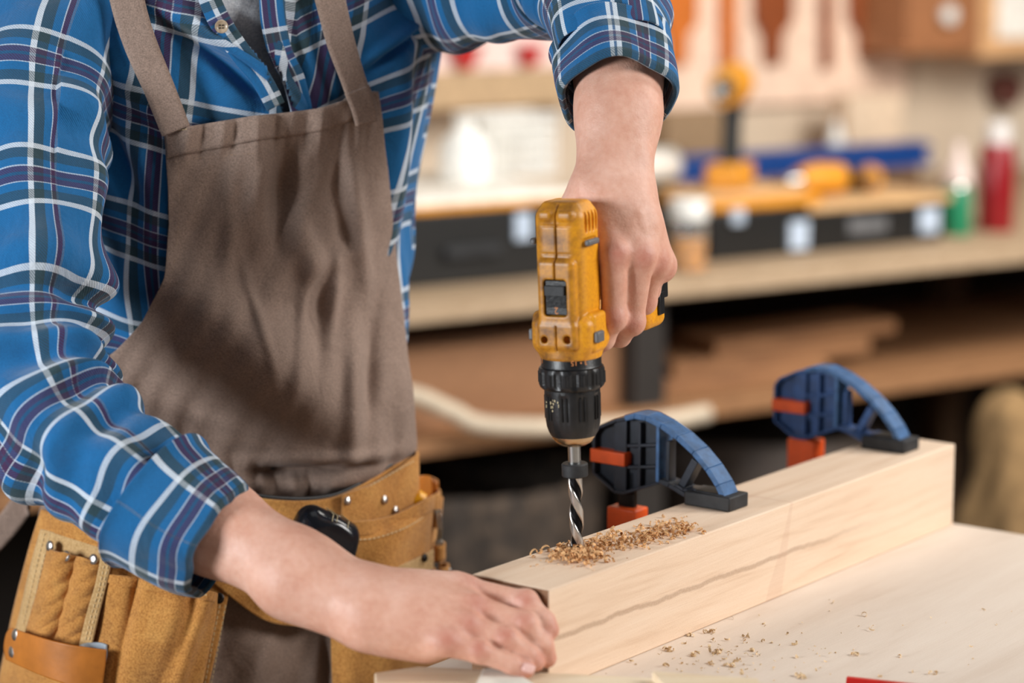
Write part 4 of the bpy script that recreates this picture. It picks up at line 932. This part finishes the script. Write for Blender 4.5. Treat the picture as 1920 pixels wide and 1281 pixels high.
pen, PPn = patch('tool_slots', [(93, 1030), (80, 1085), (62, 1150), (48, 1200)], [(196, 1055), (186, 1105), (172, 1160), (158, 1212)], M['suede'], tb, pen_off, nu=90, nv=80, t=.0028)
patch('slot_facing', [(92, 996), (90, 1034)], [(212, 1034), (200, 1072)], M['hide'], tb, .0495, nv=14, t=.002)
dv, PDv = patch('divider_strip', [(190, 1044), (180, 1095), (164, 1150), (150, 1210)], [(210, 1052), (200, 1100), (186, 1155), (172, 1216)], M['hide'], tb, .0640, nu=8, nv=40, t=.0022)
for k in (6, 13): seam('stitching', [(191+k, 1050), (181+k, 1100), (166+k, 1152), (153+k, 1205)], M['thread'], dv, lambda x, y, o_=0: onT(x, y, .0665), dash=.0034, gap=.0022, r=.0007)
def big_off(u, v):
    return .058+.018*np.sin(np.clip(u, 0, 1)*math.pi)**.8*(.55+.45*np.sin(v*2.2))-.010*np.exp(-((u-.27+v*.05)/.06)**2)*(1-v*.6)+.006*np.exp(-((u-.62-v*.1)/.12)**2)+.007*np.exp(-((u-.93+v*.18)/.05)**2)-.005*np.exp(-((u-.80+v*.2)/.07)**2)+.002*np.sin(v*9+u*7)
bp_, PBg = patch('front_pocket', [(206, 1078), (200, 1120), (190, 1180), (176, 1250), (160, 1345)], [(404, 1112), (400, 1160), (388, 1220), (374, 1290), (362, 1345)], M['suede'], tb, big_off, nu=110, nv=90, sag=lambda u, v: (0*u, -6*np.sin(u*math.pi)*(1-v)), t=.003)
gS = surf(PBg, .0014)
hm, _ = patch('pocket_hem', [(207, 1077), (205, 1093)], [(402, 1110), (398, 1128)], M['suede'], bp_, lambda u, v: big_off(u, v*.06)+.004, nv=12, t=.0028)
seam('stitching', [(300, 1098), (350, 1106), (392, 1117)], M['thread'], bp_, lambda x, y, o_=0: gS(x, y, .0052), dash=.0034, gap=.0022, r=.0007)
for k in (0, 12): seam('stitching', [(412+k*.9, 1135), (403+k, 1180), (388+k, 1262), (382+k, 1290)], M['thread'], lp, lambda x, y, o_=0: onT(x, y, .0515), dash=.0032, gap=.0022, r=.00065)
for x, y in ((93, 1024), (124, 1043), (175, 1049), (198, 1044)): rivet(x, y, .0665 if x > 100 else .062, M['rivet'], lp, .0052)
rivet(411, 1122, .052, M['darksteel'], lp, .0055)
st, PSt = patch('hammer_strap', [(24, 1178), (16, 1190), (12, 1215), (16, 1236)], [(199, 1218), (198, 1240), (194, 1270), (190, 1300)], M['strapleather'], tb, lambda u, v: .074+.014*np.sin(u*math.pi*.9), nu=60, nv=20, sag=lambda u, v: (0*u, 6*np.sin(u*math.pi)), t=.003)
c = onT(176, 1245, .074); pts = [c+V(.0115*math.cos(a)*1.15, .012*math.sin(a), 0) for a in np.linspace(.2, 4.0, 14)]
Q = np.array([[q+V(0, 0, z) for q in pts] for z in np.linspace(-.03, .018, 8)]); grid_obj('strap_loop', Q, M['strapback'], st, None, False, .0025)
for x, y in ((29, 1191), (23, 1222)): rivet(x, y, .0795, M['rivet'], st, .0060)
# apron tie and the dark edge behind the pouch
ribbon('apron_tie', [(60, 905), (30, 945), (0, 985), (-40, 1030)], [38, 44, 46, 46], .028, M['apron'], apr, .002, depth=lambda x, y, o_: onT(np.maximum(x, 40), y, o_)*V(0, 1, 1)+np.stack([(x-960)/F*2.45, 0*x, 0*x], -1), n=24)
# --- things carried in the belt
tc_ = onT(600, 1019, .074); R_ = rotz(.35)@np.array(Matrix.Rotation(.5, 3, 'Y'))
it = [('u', rbox(tc_, (.068, .036, .064), .0165, R_), 0), ('u', cylz(tc_+R_@V(.004, 0, 0), .030, .039, .008, 1, R_), .006)]
tm = sdf_mesh(it, tc_-.056, tc_+.056, .0012, 'tape_measure', plain('glossy_black_case', lin(22, 24, 30), .18, 0, .2, 60, .1)); tm.location = (0, 0, 0)
prop(tm, 'glossy black tape measure with thin gold pinstripes tucked in the tool belt', 'tape measure')
mb = MB()
for a0 in (70, 92, 100):
    pts = []
    for y in np.linspace(-.0175, .0175, 10):
        a = math.radians(a0); pts.append(tc_+R_@V(.0338*math.cos(a), y*.8, .0326))
    mb.tube(pts, .00045, 5)
    a = math.radians(a0); x_ = .0338*math.cos(a); mb.tube([tc_+R_@V(x_, -.0135, .0320), tc_+R_@V(x_, -.0172, .0275), tc_+R_@V(x_+.003, -.0188, .021), tc_+R_@V(x_+.012, -.0190, -.004)], .0004, 5)
mb.build('pinstripes', M['worn_print'], tm)
h0 = onT(778, 945, .036); mb = MB(); mb.tube([h0+V(.010, .0, .004), h0+V(.006, 0, .006), h0+V(-.004, 0, .003), h0+V(-.014, 0, -.03), h0+V(-.018, 0, -.10)], [.006, .0085, .0085, .0075, .006], 16); o = mb.build('screwdriver', M['cleanyellow'])
prop(o, 'yellow and black screwdriver handle poking out of the right suede pocket', 'screwdriver')
mb = MB(); mb.tube([h0+V(-.004, -.002, .0005), h0+V(-.010, -.002, -.014)], .0092, 16); mb.build('black_grip', M['black'], o)
k0 = onT(362, 1086, .052); mb = MB(); mb.box(k0, (.030, .012, .032), rotz(.3)); o = mb.build('utility_knife', M['black'], bevel=.003); prop(o, 'black utility knife with a yellow stripe in the left suede pocket', 'knife')
mb = MB(); mb.box(k0+V(-.001, -.0065, .004), (.0045, .001, .022), rotz(.3)@np.array(Matrix.Rotation(.15, 3, 'Y'))); mb.build('yellow_stripe', M['cleanyellow'], o)
# ------------------------------------------------------------------ the room and the back bench
BO = V(-.18, 4.07, 0); bu = V(.842, .539, 0); bu /= np.linalg.norm(bu); bv = V(-bu[1], bu[0], 0); BANG = math.atan2(bu[1], bu[0]); RB = rotz(BANG); BZ = .908; WV = 1.15
def ray(px, py): return RT*(px-960)/F+FW-UP*(py-640.5)/F
def onv(px, py, v):                  # point on the vertical plane at distance v behind the bench's front edge
    r = ray(px, py); c = V(0, 0, CAMZ); t = (v-(c-BO)@bv)/(r@bv); return c+r*t
def bw(s, v, z): return BO+bu*s+bv*v+V(0, 0, z)
def s_of(p): return (p-BO)@bu
def v_at(px, py, z=BZ): return (onz(px, py, z)-BO)@bv
def struct(name, mb, mat, **k): return prop(mb.build(name, mat, **k), kind='structure')
def sbox(mb, s0, s1, v0, v1, z0, z1): mb.box(bw((s0+s1)/2, (v0+v1)/2, (z0+z1)/2), (s1-s0, v1-v0, z1-z0), RB); return mb
M['wallpaint'] = plain('beige_wall_paint', lin(206, 188, 166), .9, 0, .04, 3, .1)
M['floorm'] = plain('concrete_floor', lin(96, 82, 68), .8, 0, .15, 4, .3)
struct('floor', MB().box((0, 3.2, -.05), (9, 9, .1)), M['floorm'])
mb = MB(); sbox(mb, -4.5, 4.5, WV+.10, WV+.25, 0, 3.2); struct('wall_back', mb, M['wallpaint'])
# bench
bb = empty('back_workbench', bw(.8, .5, 0), 'long old wooden workbench with a lower shelf at the back wall', 'workbench')
mb = MB(); sbox(mb, -1.6, 2.6, 0, WV+.08, BZ-.035, BZ); mb.build('bench_top', wood('bench_back_top', lin(186, 162, 134), lin(166, 140, 110), lin(132, 106, 78), (1, 10, 10)), bb, bevel=.003)
mb = MB(); sbox(mb, -1.6, 2.6, .02, .75, .635, .668); mb.build('lower_shelf', wood('shelf_board', lin(166, 122, 82), lin(144, 100, 64), lin(104, 68, 42), (1, 10, 10)), bb, bevel=.003)
mb = MB(); sbox(mb, -1.6, 2.6, .78, .80, .05, BZ-.04); mb.build('back_panel', plain('shade_black_board', lin(34, 26, 20), .8), bb)  # panel added near black, standing in for shade under the bench
for s in (-1.5, s_of(onv(1212, 700, .05)), 1.9, 2.5):
    mb = MB(); sbox(mb, s-.035, s+.035, .04, .11, 0, BZ-.036); mb.build('leg', plain('dark_leg', lin(40, 34, 30), .7), bb)
    mb = MB(); sbox(mb, s-.035, s+.035, .68, .75, 0, BZ-.036); mb.build('leg', M['darkwood'], bb)
def pbox(name, x0, x1, ytop, basey, depth, mat, label, cat, z=BZ, bevel=.004, group=None, v=None):
    v = v_at((x0+x1)/2, basey, z) if v is None else v; a = s_of(onv(x0, basey, v)); b = s_of(onv(x1, basey, v)); h = onv((x0+x1)/2, ytop, v)[2]
    mb = MB(); mb.box((0, 0, (h-z)/2), (b-a, depth, h-z)); o = mb.build(name, mat, None, bevel=bevel)
    o.location = bw((a+b)/2, v+depth/2, z); o.rotation_euler = (0, 0, BANG); o['wd'] = b-a; o['ht'] = h-z
    if label: prop(o, label, cat, group)
    return o
def sub(o, name, c, d, mat, bevel=.002):
    mb = MB(); mb.box(c, d); q = mb.build(name, mat, None, bevel=bevel); q.parent = o; return q
white = plain('white_plastic', lin(236, 234, 228), .5); yel = plain('case_yellow', lin(214, 142, 28), .5); blk = plain('case_black', lin(15, 14, 13), .5); M['latch'] = plain('latch_painted_glint', lin(190, 204, 222), .3)  # latch colour is pale blue-white to imitate window reflections
pale = plain('pale_paper', lin(238, 232, 222), .7); tan = plain('tan_board', lin(206, 166, 118), .7)
# tool case on the left
o = pbox('tool_case', 742, 1085, 392, 528, .42, blk, 'large black tool case with a pale lid and yellow rim on the back bench', 'tool case'); w, h = o['wd'], o['ht']
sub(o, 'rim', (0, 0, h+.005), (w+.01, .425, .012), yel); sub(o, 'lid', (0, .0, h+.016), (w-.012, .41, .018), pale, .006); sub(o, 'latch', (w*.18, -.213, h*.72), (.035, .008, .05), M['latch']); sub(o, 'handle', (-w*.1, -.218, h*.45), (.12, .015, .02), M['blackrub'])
TC = o
lidz = BZ+h+.026
q = pbox('wire_basket', 905, 1042, 212, 292, .10, white, 'white wire basket on the pale lid of the left tool case', 'basket', z=lidz, v=v_at(970, 520)+.22)
w, h = q['wd'], q['ht']
me = q.data; bpy.data.meshes.remove(me) if False else None
mb = MB()
for i in range(12): x = -w/2+w*i/11; mb.box((x, -.05, h/2), (.004, .004, h)); mb.box((x, .05, h/2), (.004, .004, h))
for j in range(6):
    z = .004+(h-.008)*j/5; mb.box((0, -.05, z), (w, .004, .004)); mb.box((0, .05, z), (w, .004, .004)); mb.box((-w/2, 0, z), (.004, .1, .004)); mb.box((w/2, 0, z), (.004, .1, .004))
mb.box((0, 0, .004), (w, .1, .004)); mb.box((0, 0, h*.45), (w*.92, .085, h*.85))
loc = q.location.copy(); bpy.data.objects.remove(q); q = mb.build('wire_basket', white); q.location = loc; q.rotation_euler = (0, 0, BANG); prop(q, 'white wire basket on the pale lid of the left tool case', 'basket')
mb = MB(); mb.lathe([(.045, 0), (.05, .01), (.05, .06), (.04, .085), (.02, .10), (.018, .115), (.02, .118)], seg=24); q = mb.build('jug', white); q.location = bw(s_of(onv(815, 400, .5)), v_at(970, 520)+.2, lidz); prop(q, 'squat white plastic jug beside the wire basket', 'jug')
# jar with yellow things
p0 = onz(1290, 508, BZ); mb = MB(); mb.lathe([(.001, .001), (.032, .001), (.034, .006), (.034, .085), (.030, .098), (.030, .108)], seg=32, cap=False)
gl = NT('jar_glass'); gl.done((.95, .97, .97, 1), .03, 0, Transmission_Weight=.9, IOR=1.3); jar = mb.build('glass_jar', gl.m); jar.location = p0; prop(jar, 'glass jar half full of yellow fittings at the front of the back bench', 'jar')
mb = MB(); mb.lathe([(.031, .004), (.031, .058), (.02, .062)], seg=24); q = mb.build('yellow_contents', yel); q.parent = jar
mb = MB(); mb.lathe([(.035, .098), (.037, .100), (.037, .132), (.033, .136)], seg=32); q = mb.build('jar_lid_highlight', white); q.parent = jar  # lid made tall and white, painting in a bright window reflection
q = pbox('storage_box', 1205, 1325, 352, 470, .20, blk, 'black storage box under the white roll, behind the glass jar', 'box'); w, h = q['wd'], q['ht']; lz = BZ+h; sub(q, 'latch', (.02, -.104, h*.75), (.04, .01, .03), M['steel'])
mb = MB(); mb.lathe([(.001, -.065), (.034, -.065), (.036, -.058), (.036, .058), (.034, .065), (.001, .065)], seg=32, axis='x', cap=False); r = mb.build('paper_roll', pale); r.location = q.location+Vector((0, 0, h+.036)); r.rotation_euler = (0, 0, BANG); prop(r, 'white paper roll lying on the black storage box', 'paper roll')
# case with the standing drill
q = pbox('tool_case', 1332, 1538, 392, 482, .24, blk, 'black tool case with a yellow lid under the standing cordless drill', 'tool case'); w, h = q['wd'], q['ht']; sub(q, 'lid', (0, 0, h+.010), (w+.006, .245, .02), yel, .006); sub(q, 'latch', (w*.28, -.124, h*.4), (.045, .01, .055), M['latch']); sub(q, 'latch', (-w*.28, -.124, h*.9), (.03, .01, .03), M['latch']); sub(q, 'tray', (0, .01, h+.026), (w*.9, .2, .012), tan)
S2 = q.location+Vector((0, 0, h+.032))
d2 = empty('cordless_drill', S2, 'yellow cordless drill standing on its battery on the back bench', 'drill', rz=BANG)
def dl(mb, name, mat, **k): z = mb.build(name, mat, None, **k); z.parent = d2; return z
mb = MB(); mb.box((0, 0, .022), (.125, .075, .044)); dl(mb, 'battery', yel, bevel=.008)
mb = MB(); mb.tube([(0.005, 0, .04), (.012, 0, .10), (.02, 0, .155)], [.022, .019, .022], 16); dl(mb, 'handle', blk)
mb = MB(); mb.tube([(-.055, 0, .178), (.02, 0, .182), (.055, 0, .184)], [.034, .040, .034], 20); dl(mb, 'housing', yel)
mb = MB(); mb.tube([(-.05, 0, .178), (-.085, 0, .176), (-.10, 0, .175)], [.022, .019, .010], 20); dl(mb, 'chuck', M['steel'])
d2.rotation_euler = (0, 0, 1.25); d2.scale = (1.0, 1.0, 1.12)
# right-hand case, board and tools on it
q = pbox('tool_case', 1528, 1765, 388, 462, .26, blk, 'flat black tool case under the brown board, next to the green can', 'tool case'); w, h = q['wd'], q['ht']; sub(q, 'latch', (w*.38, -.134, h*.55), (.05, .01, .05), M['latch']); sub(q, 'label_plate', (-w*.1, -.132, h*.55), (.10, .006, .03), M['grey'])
q2 = pbox('wooden_board', 1505, 1775, 372, 462, .26, tan, None, None); bpy.data.objects.remove(q2)
mb = MB(); mb.box((0, 0, .008), (w*1.12, .27, .016)); b = mb.build('wooden_board', tan, bevel=.002); b.location = q.location+Vector((0, 0, h)); b.rotation_euler = (0, 0, BANG); prop(b, 'tan wooden board lying on the flat black tool case', 'board')
BT = b.location+Vector((0, 0, .016))
def bigtool(name, off, label, rz, s=1):
    e = empty(name, BT+Vector(tuple(bu*off[0]+bv*off[1])), label, 'power tool', rz=BANG+rz)
    for nm, mat, fn in (('housing', yel, lambda m: m.tube([(-.07*s, 0, .034*s), (-.02*s, 0, .036*s), (.04*s, 0, .034*s)], [.024*s, .033*s, .030*s], 18)), ('grip', blk, lambda m: m.tube([(.03*s, 0, .028), (.075*s, .02, .024), (.115*s, .05, .022)], [.022*s, .019, .021], 14)), ('chuck', M['steel'], lambda m: m.tube([(-.068*s, 0, .034*s), (-.10*s, 0, .034*s)], [.018*s, .012*s], 16))):
        m = MB(); fn(m); z = m.build(nm, mat); z.parent = e
    return e
bigtool('angle_grinder', (-.055, -.02), 'yellow and black power tool lying at the left of the wooden board', 0)
bigtool('power_drill', (.085, .0), 'black and yellow power tool lying at the right of the wooden board', .9, .8)
# blue rail against the wall
mb = MB(); a = onv(1215, 330, .9); b2 = onv(1725, 330, .9); L = np.linalg.norm(b2-a); mb.box((0, 0, .03), (L, .05, .055)); mb.box((0, -.03, .012), (L, .02, .02)); mb.box((0, -.03, .048), (L, .02, .012)); r = mb.build('blue_rail', plain('blue_paint', lin(8, 66, 138), .4), bevel=.003)
c = (a+b2)/2; r.location = (c[0], c[1], onv(1470, 326, .9)[2]); r.rotation_euler = (0, 0, BANG); prop(r, 'long blue metal rail lying behind the tools on the back bench', 'rail')
zr = r.location[2]; mb = MB(); mb.box((0, 0, (zr-BZ)/2), (L*.9, .09, zr-BZ)); rs = mb.build('wooden_riser', M['darkwood']); rs.location = (c[0], c[1], BZ); rs.rotation_euler = (0, 0, BANG); prop(rs, 'dark wooden riser carrying the blue rail on the back bench', 'riser')
# can, flask, bottles
def lath(name, px, basey, prof, mat, label, cat, v=None, parts=(), z=BZ):
    p = onz(px, basey, z) if v is None else V(*onv(px, basey, v)[:2], z); m = MB(); m.lathe(prof, seg=32); o = m.build(name, mat); o.location = p; prop(o, label, cat)
    for nm, pf, mt in parts: m = MB(); m.lathe(pf, seg=32); q = m.build(nm, mt); q.parent = o
    return o
lath('green_can', 1792, 440, [(.030, 0), (.031, .003), (.031, .098), (.029, .101)], plain('green_paint', lin(30, 124, 86), .35), 'green can on the back bench beside the red flask', 'can', parts=[('can_lid', [(.028, .101), (.026, .106)], M['steel'])])
lath('red_flask', 1866, 432, [(.036, 0), (.038, .004), (.038, .165), (.030, .185)], plain('red_enamel', lin(134, 18, 26), .3), 'tall dark red flask with a pale cap on the back bench', 'flask', parts=[('cap', [(.028, .185), (.028, .225), (.02, .232)], plain('pale_cap', lin(214, 208, 204), .4))])
lath('spray_bottle', 1795, 380, [(.030, 0), (.034, .01), (.034, .09), (.012, .13), (.012, .16)], plain('pinkish_plastic', lin(228, 208, 200), .4), 'pale pinkish bottle behind the green can', 'bottle', v=.5)
lath('glue_bottle', 1566, 330, [(.026, 0), (.028, .01), (.026, .10), (.008, .155), (.004, .17)], white, 'white glue bottle with a pointed nozzle standing behind the blue rail', 'bottle', v=1.05, z=BZ)
o = pbox('carton', 1588, 1690, 178, 340, .07, plain('cream_card', lin(222, 196, 168), .8), 'cream carton standing at the wall behind the blue rail', 'carton', v=1.04)
o = pbox('carton', 1248, 1370, 208, 300, .07, plain('brown_card', lin(150, 122, 92), .8), 'brown carton at the wall behind the blue rail, below the tool rack', 'carton', v=1.05)
# shelf with red shapes, left of the forearm
def wallbox(name, x0, x1, y0, y1, d, mat, label, cat, v=None, bevel=.003, group=None):
    v = WV+.10-d if v is None else v; a = onv(x0, (y0+y1)/2, v); b = onv(x1, (y0+y1)/2, v); zt = onv((x0+x1)/2, y0, v)[2]; zb = onv((x0+x1)/2, y1, v)[2]
    m = MB(); m.box((0, 0, 0), (s_of(b)-s_of(a), d, zt-zb)); o = m.build(name, mat, bevel=bevel); o.location = bw((s_of(a)+s_of(b))/2, v+d/2, (zt+zb)/2); o.rotation_euler = (0, 0, BANG); o['wd'] = s_of(b)-s_of(a); o['ht'] = zt-zb
    return prop(o, label, cat, group)
wallbox('wall_shelf', 640, 1120, 135, 205, .16, plain('shelf_tan', lin(188, 158, 122), .7), 'tan wooden wall shelf seen between the torso and the raised arm', 'shelf')
o = wallbox('white_board', 780, 1110, 20, 135, .03, plain('pinkish_white', lin(240, 214, 206), .7), 'pinkish white board standing on the tan wall shelf', 'board', v=WV+.0)
def hanging(name, outline, mat, label, cat, group, v, t=.02, parent_=None):
    cx = sum(p[0] for p in outline)/len(outline); cy = sum(p[1] for p in outline)/len(outline); c = onv(cx, cy, v); m = MB()
    f = lambda off: (lambda x, y: onv(x, y, v)-c+bv*off); m.prism(outline, f(0), f(t)); o = m.build(name, mat, bevel=.003, seg=2); o.location = c; return prop(o, label, cat, group)
redm = plain('red_plastic', lin(180, 28, 26), .4)
hanging('red_clamp', [(846, 84), (908, 84), (888, 130), (866, 130)], redm, 'red spring clamp on the white board nearer the torso', 'clamp', None, WV-.03)
hanging('red_clamp', [(975, 84), (1022, 84), (1008, 124), (988, 124)], redm, 'smaller red spring clamp on the white board nearer the forearm', 'clamp', None, WV-.03)
# tool rack
rack = wallbox('tool_rack', 1225, 1702, -90, 196, .03, plain('pale_rack', lin(240, 208, 184), .6), 'pale wall rack holding wooden handled tools', 'tool rack')
def rackslat(x0, x1): pass
orng = plain('orange_wood_handle', lin(206, 112, 40), .45, 0, .15); brn = plain('dark_wood_handle', lin(140, 70, 32), .45, 0, .15)
TL = [([(1240, -60), (1312, -60), (1310, 44), (1292, 66), (1290, 122), (1260, 122), (1258, 66), (1242, 44)], orng, 'broad orange wooden handle at the left end of the wall rack'),
      ([(1355, -60), (1383, -60), (1383, 124), (1357, 124)], orng, 'narrow orange wooden handle, second from the left on the wall rack'),
      ([(1418, -60), (1490, -60), (1488, 40), (1470, 64), (1467, 120), (1439, 120), (1436, 64), (1420, 40)], brn, 'broad brown wooden handle in the middle of the wall rack'),
      ([(1545, -60), (1562, -60), (1562, 128), (1546, 128)], brn, 'narrow dark wooden handle right of the middle of the wall rack'),
      ([(1596, -60), (1666, -60), (1664, 40), (1648, 60), (1644, 108), (1616, 108), (1614, 60), (1598, 40)], brn, 'broad dark wooden handle at the right end of the wall rack')]
for ol, mt, lb in TL:
    o = hanging('hanging_chisel', ol, mt, lb, 'hand tool', 'wooden handled tools on the rack', WV+.045, .02)
o = wallbox('wall_cabinet', 1702, 1838, -90, 100, .22, plain('brown_cabinet', lin(158, 104, 66), .6), 'brown wall cabinet with a pale round knob, right of the tool rack', 'cabinet'); m = MB(); m.lathe([(.012, -.03), (.022, -.026), (.022, -.01), (.01, 0)], (0, 0, 0), 20, 'y'); k = m.build('knob', white); k.parent = o; k.location = (0, -.11, -.03)
o = wallbox('wall_cabinet', 1840, 2040, -90, 105, .22, plain('tan_frame', lin(214, 166, 118), .6), 'tan wall cabinet with a pale front at the right edge', 'cabinet'); sub(o, 'door_panel', (0, -.112, .01), (o['wd']*.72, .01, o['ht']*.72), pale)
m = MB(); m.lathe([(.001, -.02), (.045, -.02), (.048, 0), (.045, .03), (.001, .03)], seg=32, axis='y', cap=False); o = m.build('wall_disc', plain('maroon_disc', lin(92, 52, 44), .5)); q = onv(1886, 168, WV+.06); o.location = q; o.rotation_euler = (0, 0, BANG); prop(o, 'round maroon disc hanging on the wall above the red flask', 'disc')
# lower shelf things
SZ = .668
card = plain('brown_cardboard', lin(146, 104, 72), .8, 0, .06)
pbox('cardboard_box', 700, 1168, 640, 836, .5, card, 'big brown cardboard box on the lower shelf behind the drill', 'cardboard box', z=SZ, v=.08)
wd2 = wood('lumber', lin(168, 122, 82), lin(140, 96, 62), lin(92, 60, 38), (1, 12, 12))
for i, (x0, x1, y0, y1) in enumerate(((1262, 1640, 655, 690), (1250, 1600, 690-5, 724))): pass
zb = SZ
for i, (s0, s1, vv, lb) in enumerate(((1255, 1560, .10, 'lowest plank of the short stack on the lower shelf'), (1265, 1640, .12, 'middle plank of the short stack on the lower shelf'), (1340, 1690, .14, 'top plank of the short stack on the lower shelf'))):
    a = s_of(onv(s0, 680, vv)); b = s_of(onv(s1, 680, vv)); m = MB(); m.box((0, 0, .0145), (b-a, .14, .028)); o = m.build('plank', wd2, bevel=.002); o.location = bw((a+b)/2, vv+.08, zb); o.rotation_euler = (0, 0, BANG+.02*i); zb += .0285
    prop(o, lb, 'plank', 'planks on the lower shelf')
bs = plain('burlap', lin(142, 112, 74), .95, 0, .2, 30, .8)
q = onz(1905, 1040, .0) ; SC = bw(1.35, -.02, 0)
it = [('u', ell((0, 0, .22), (.19, .16, .26)), 0), ('u', ell((0.03, 0, .46), (.15, .13, .16)), .08), ('u', ell((-.05, 0, .60), (.06, .05, .08)), .05), ('s', rbox((0, 0, -.06), (.8, .8, .12), .001), 0)]
def cr(p): n_ = p.copy(); a = np.arctan2(p[:, 1], p[:, 0]); r = 1+.05*np.sin(a*7+p[:, 2]*9)+.03*np.sin(a*13-p[:, 2]*21); n_[:, 0] *= r; n_[:, 1] *= r; return n_
o = sdf_mesh(it, (-.22, -.2, -.01), (.22, .2, .72), .009, 'burlap_sack', bs, disp=cr); o.location = (1.00, 4.52, 0); prop(o, 'lumpy burlap sack on the floor in front of the back bench at the right edge', 'sack')
# woven basket on the floor below the cardboard box
wv = NT('dark_wicker'); oc = wv.coord('Object', (1, 1, 1)); nn = wv.noise(oc, 26, 5, .7); wv.done(wv.ramp(nn, [(.35, lin(30, 24, 20)), (.55, lin(64, 52, 42)), (.75, lin(112, 92, 74))]), .8, 0, wv.bump(nn, .8, .01))
m = MB(); m.lathe([(.20, 0), (.24, .02), (.27, .30), (.28, .52), (.27, .545), (.25, .53), (.22, .06)], seg=48, rf=lambda t, k, r, z: r*(1+.02*math.cos(t*24)), cap=False); m.lathe([(.0, .06), (.22, .06)], seg=48, cap=False)
o = m.build('wicker_basket', wv.m); p = bw(.26, -.02+.30, 0); o.location = (p[0], p[1], 0); prop(o, 'dark woven basket on the floor under the lower shelf', 'basket')
m = MB(); m.lathe([(.25, 0), (.27, .02), (.27, .50), (.25, .53), (.23, .5), (.22, .06)], seg=40, cap=False); o = m.build('storage_tub', plain('dark_tub', lin(58, 46, 38), .7, 0, .2, 12)); p = bw(1.05, .36, 0); o.location = (p[0], p[1], 0); prop(o, 'dark brown round tub on the floor under the lower shelf beside the bench leg', 'tub')
pts = [bw(-.15, .0, .74), bw(-.02, -.01, .76), bw(.08, -.01, .72), bw(.16, -.02, .685), bw(.45, -.03, .655), bw(.62, -.035, .66)]
m = MB(); m.tube([list(q) for q in catmull([list(p) for p in pts], 40)], .016, 14); o = m.build('hose', plain('pale_hose', lin(208, 190, 166), .6)); prop(o, 'thick pale hose draped along the front of the lower shelf', 'hose')
for ob in bpy.data.objects:
    for k_ in ('wd', 'ht'):
        if k_ in ob: del ob[k_]
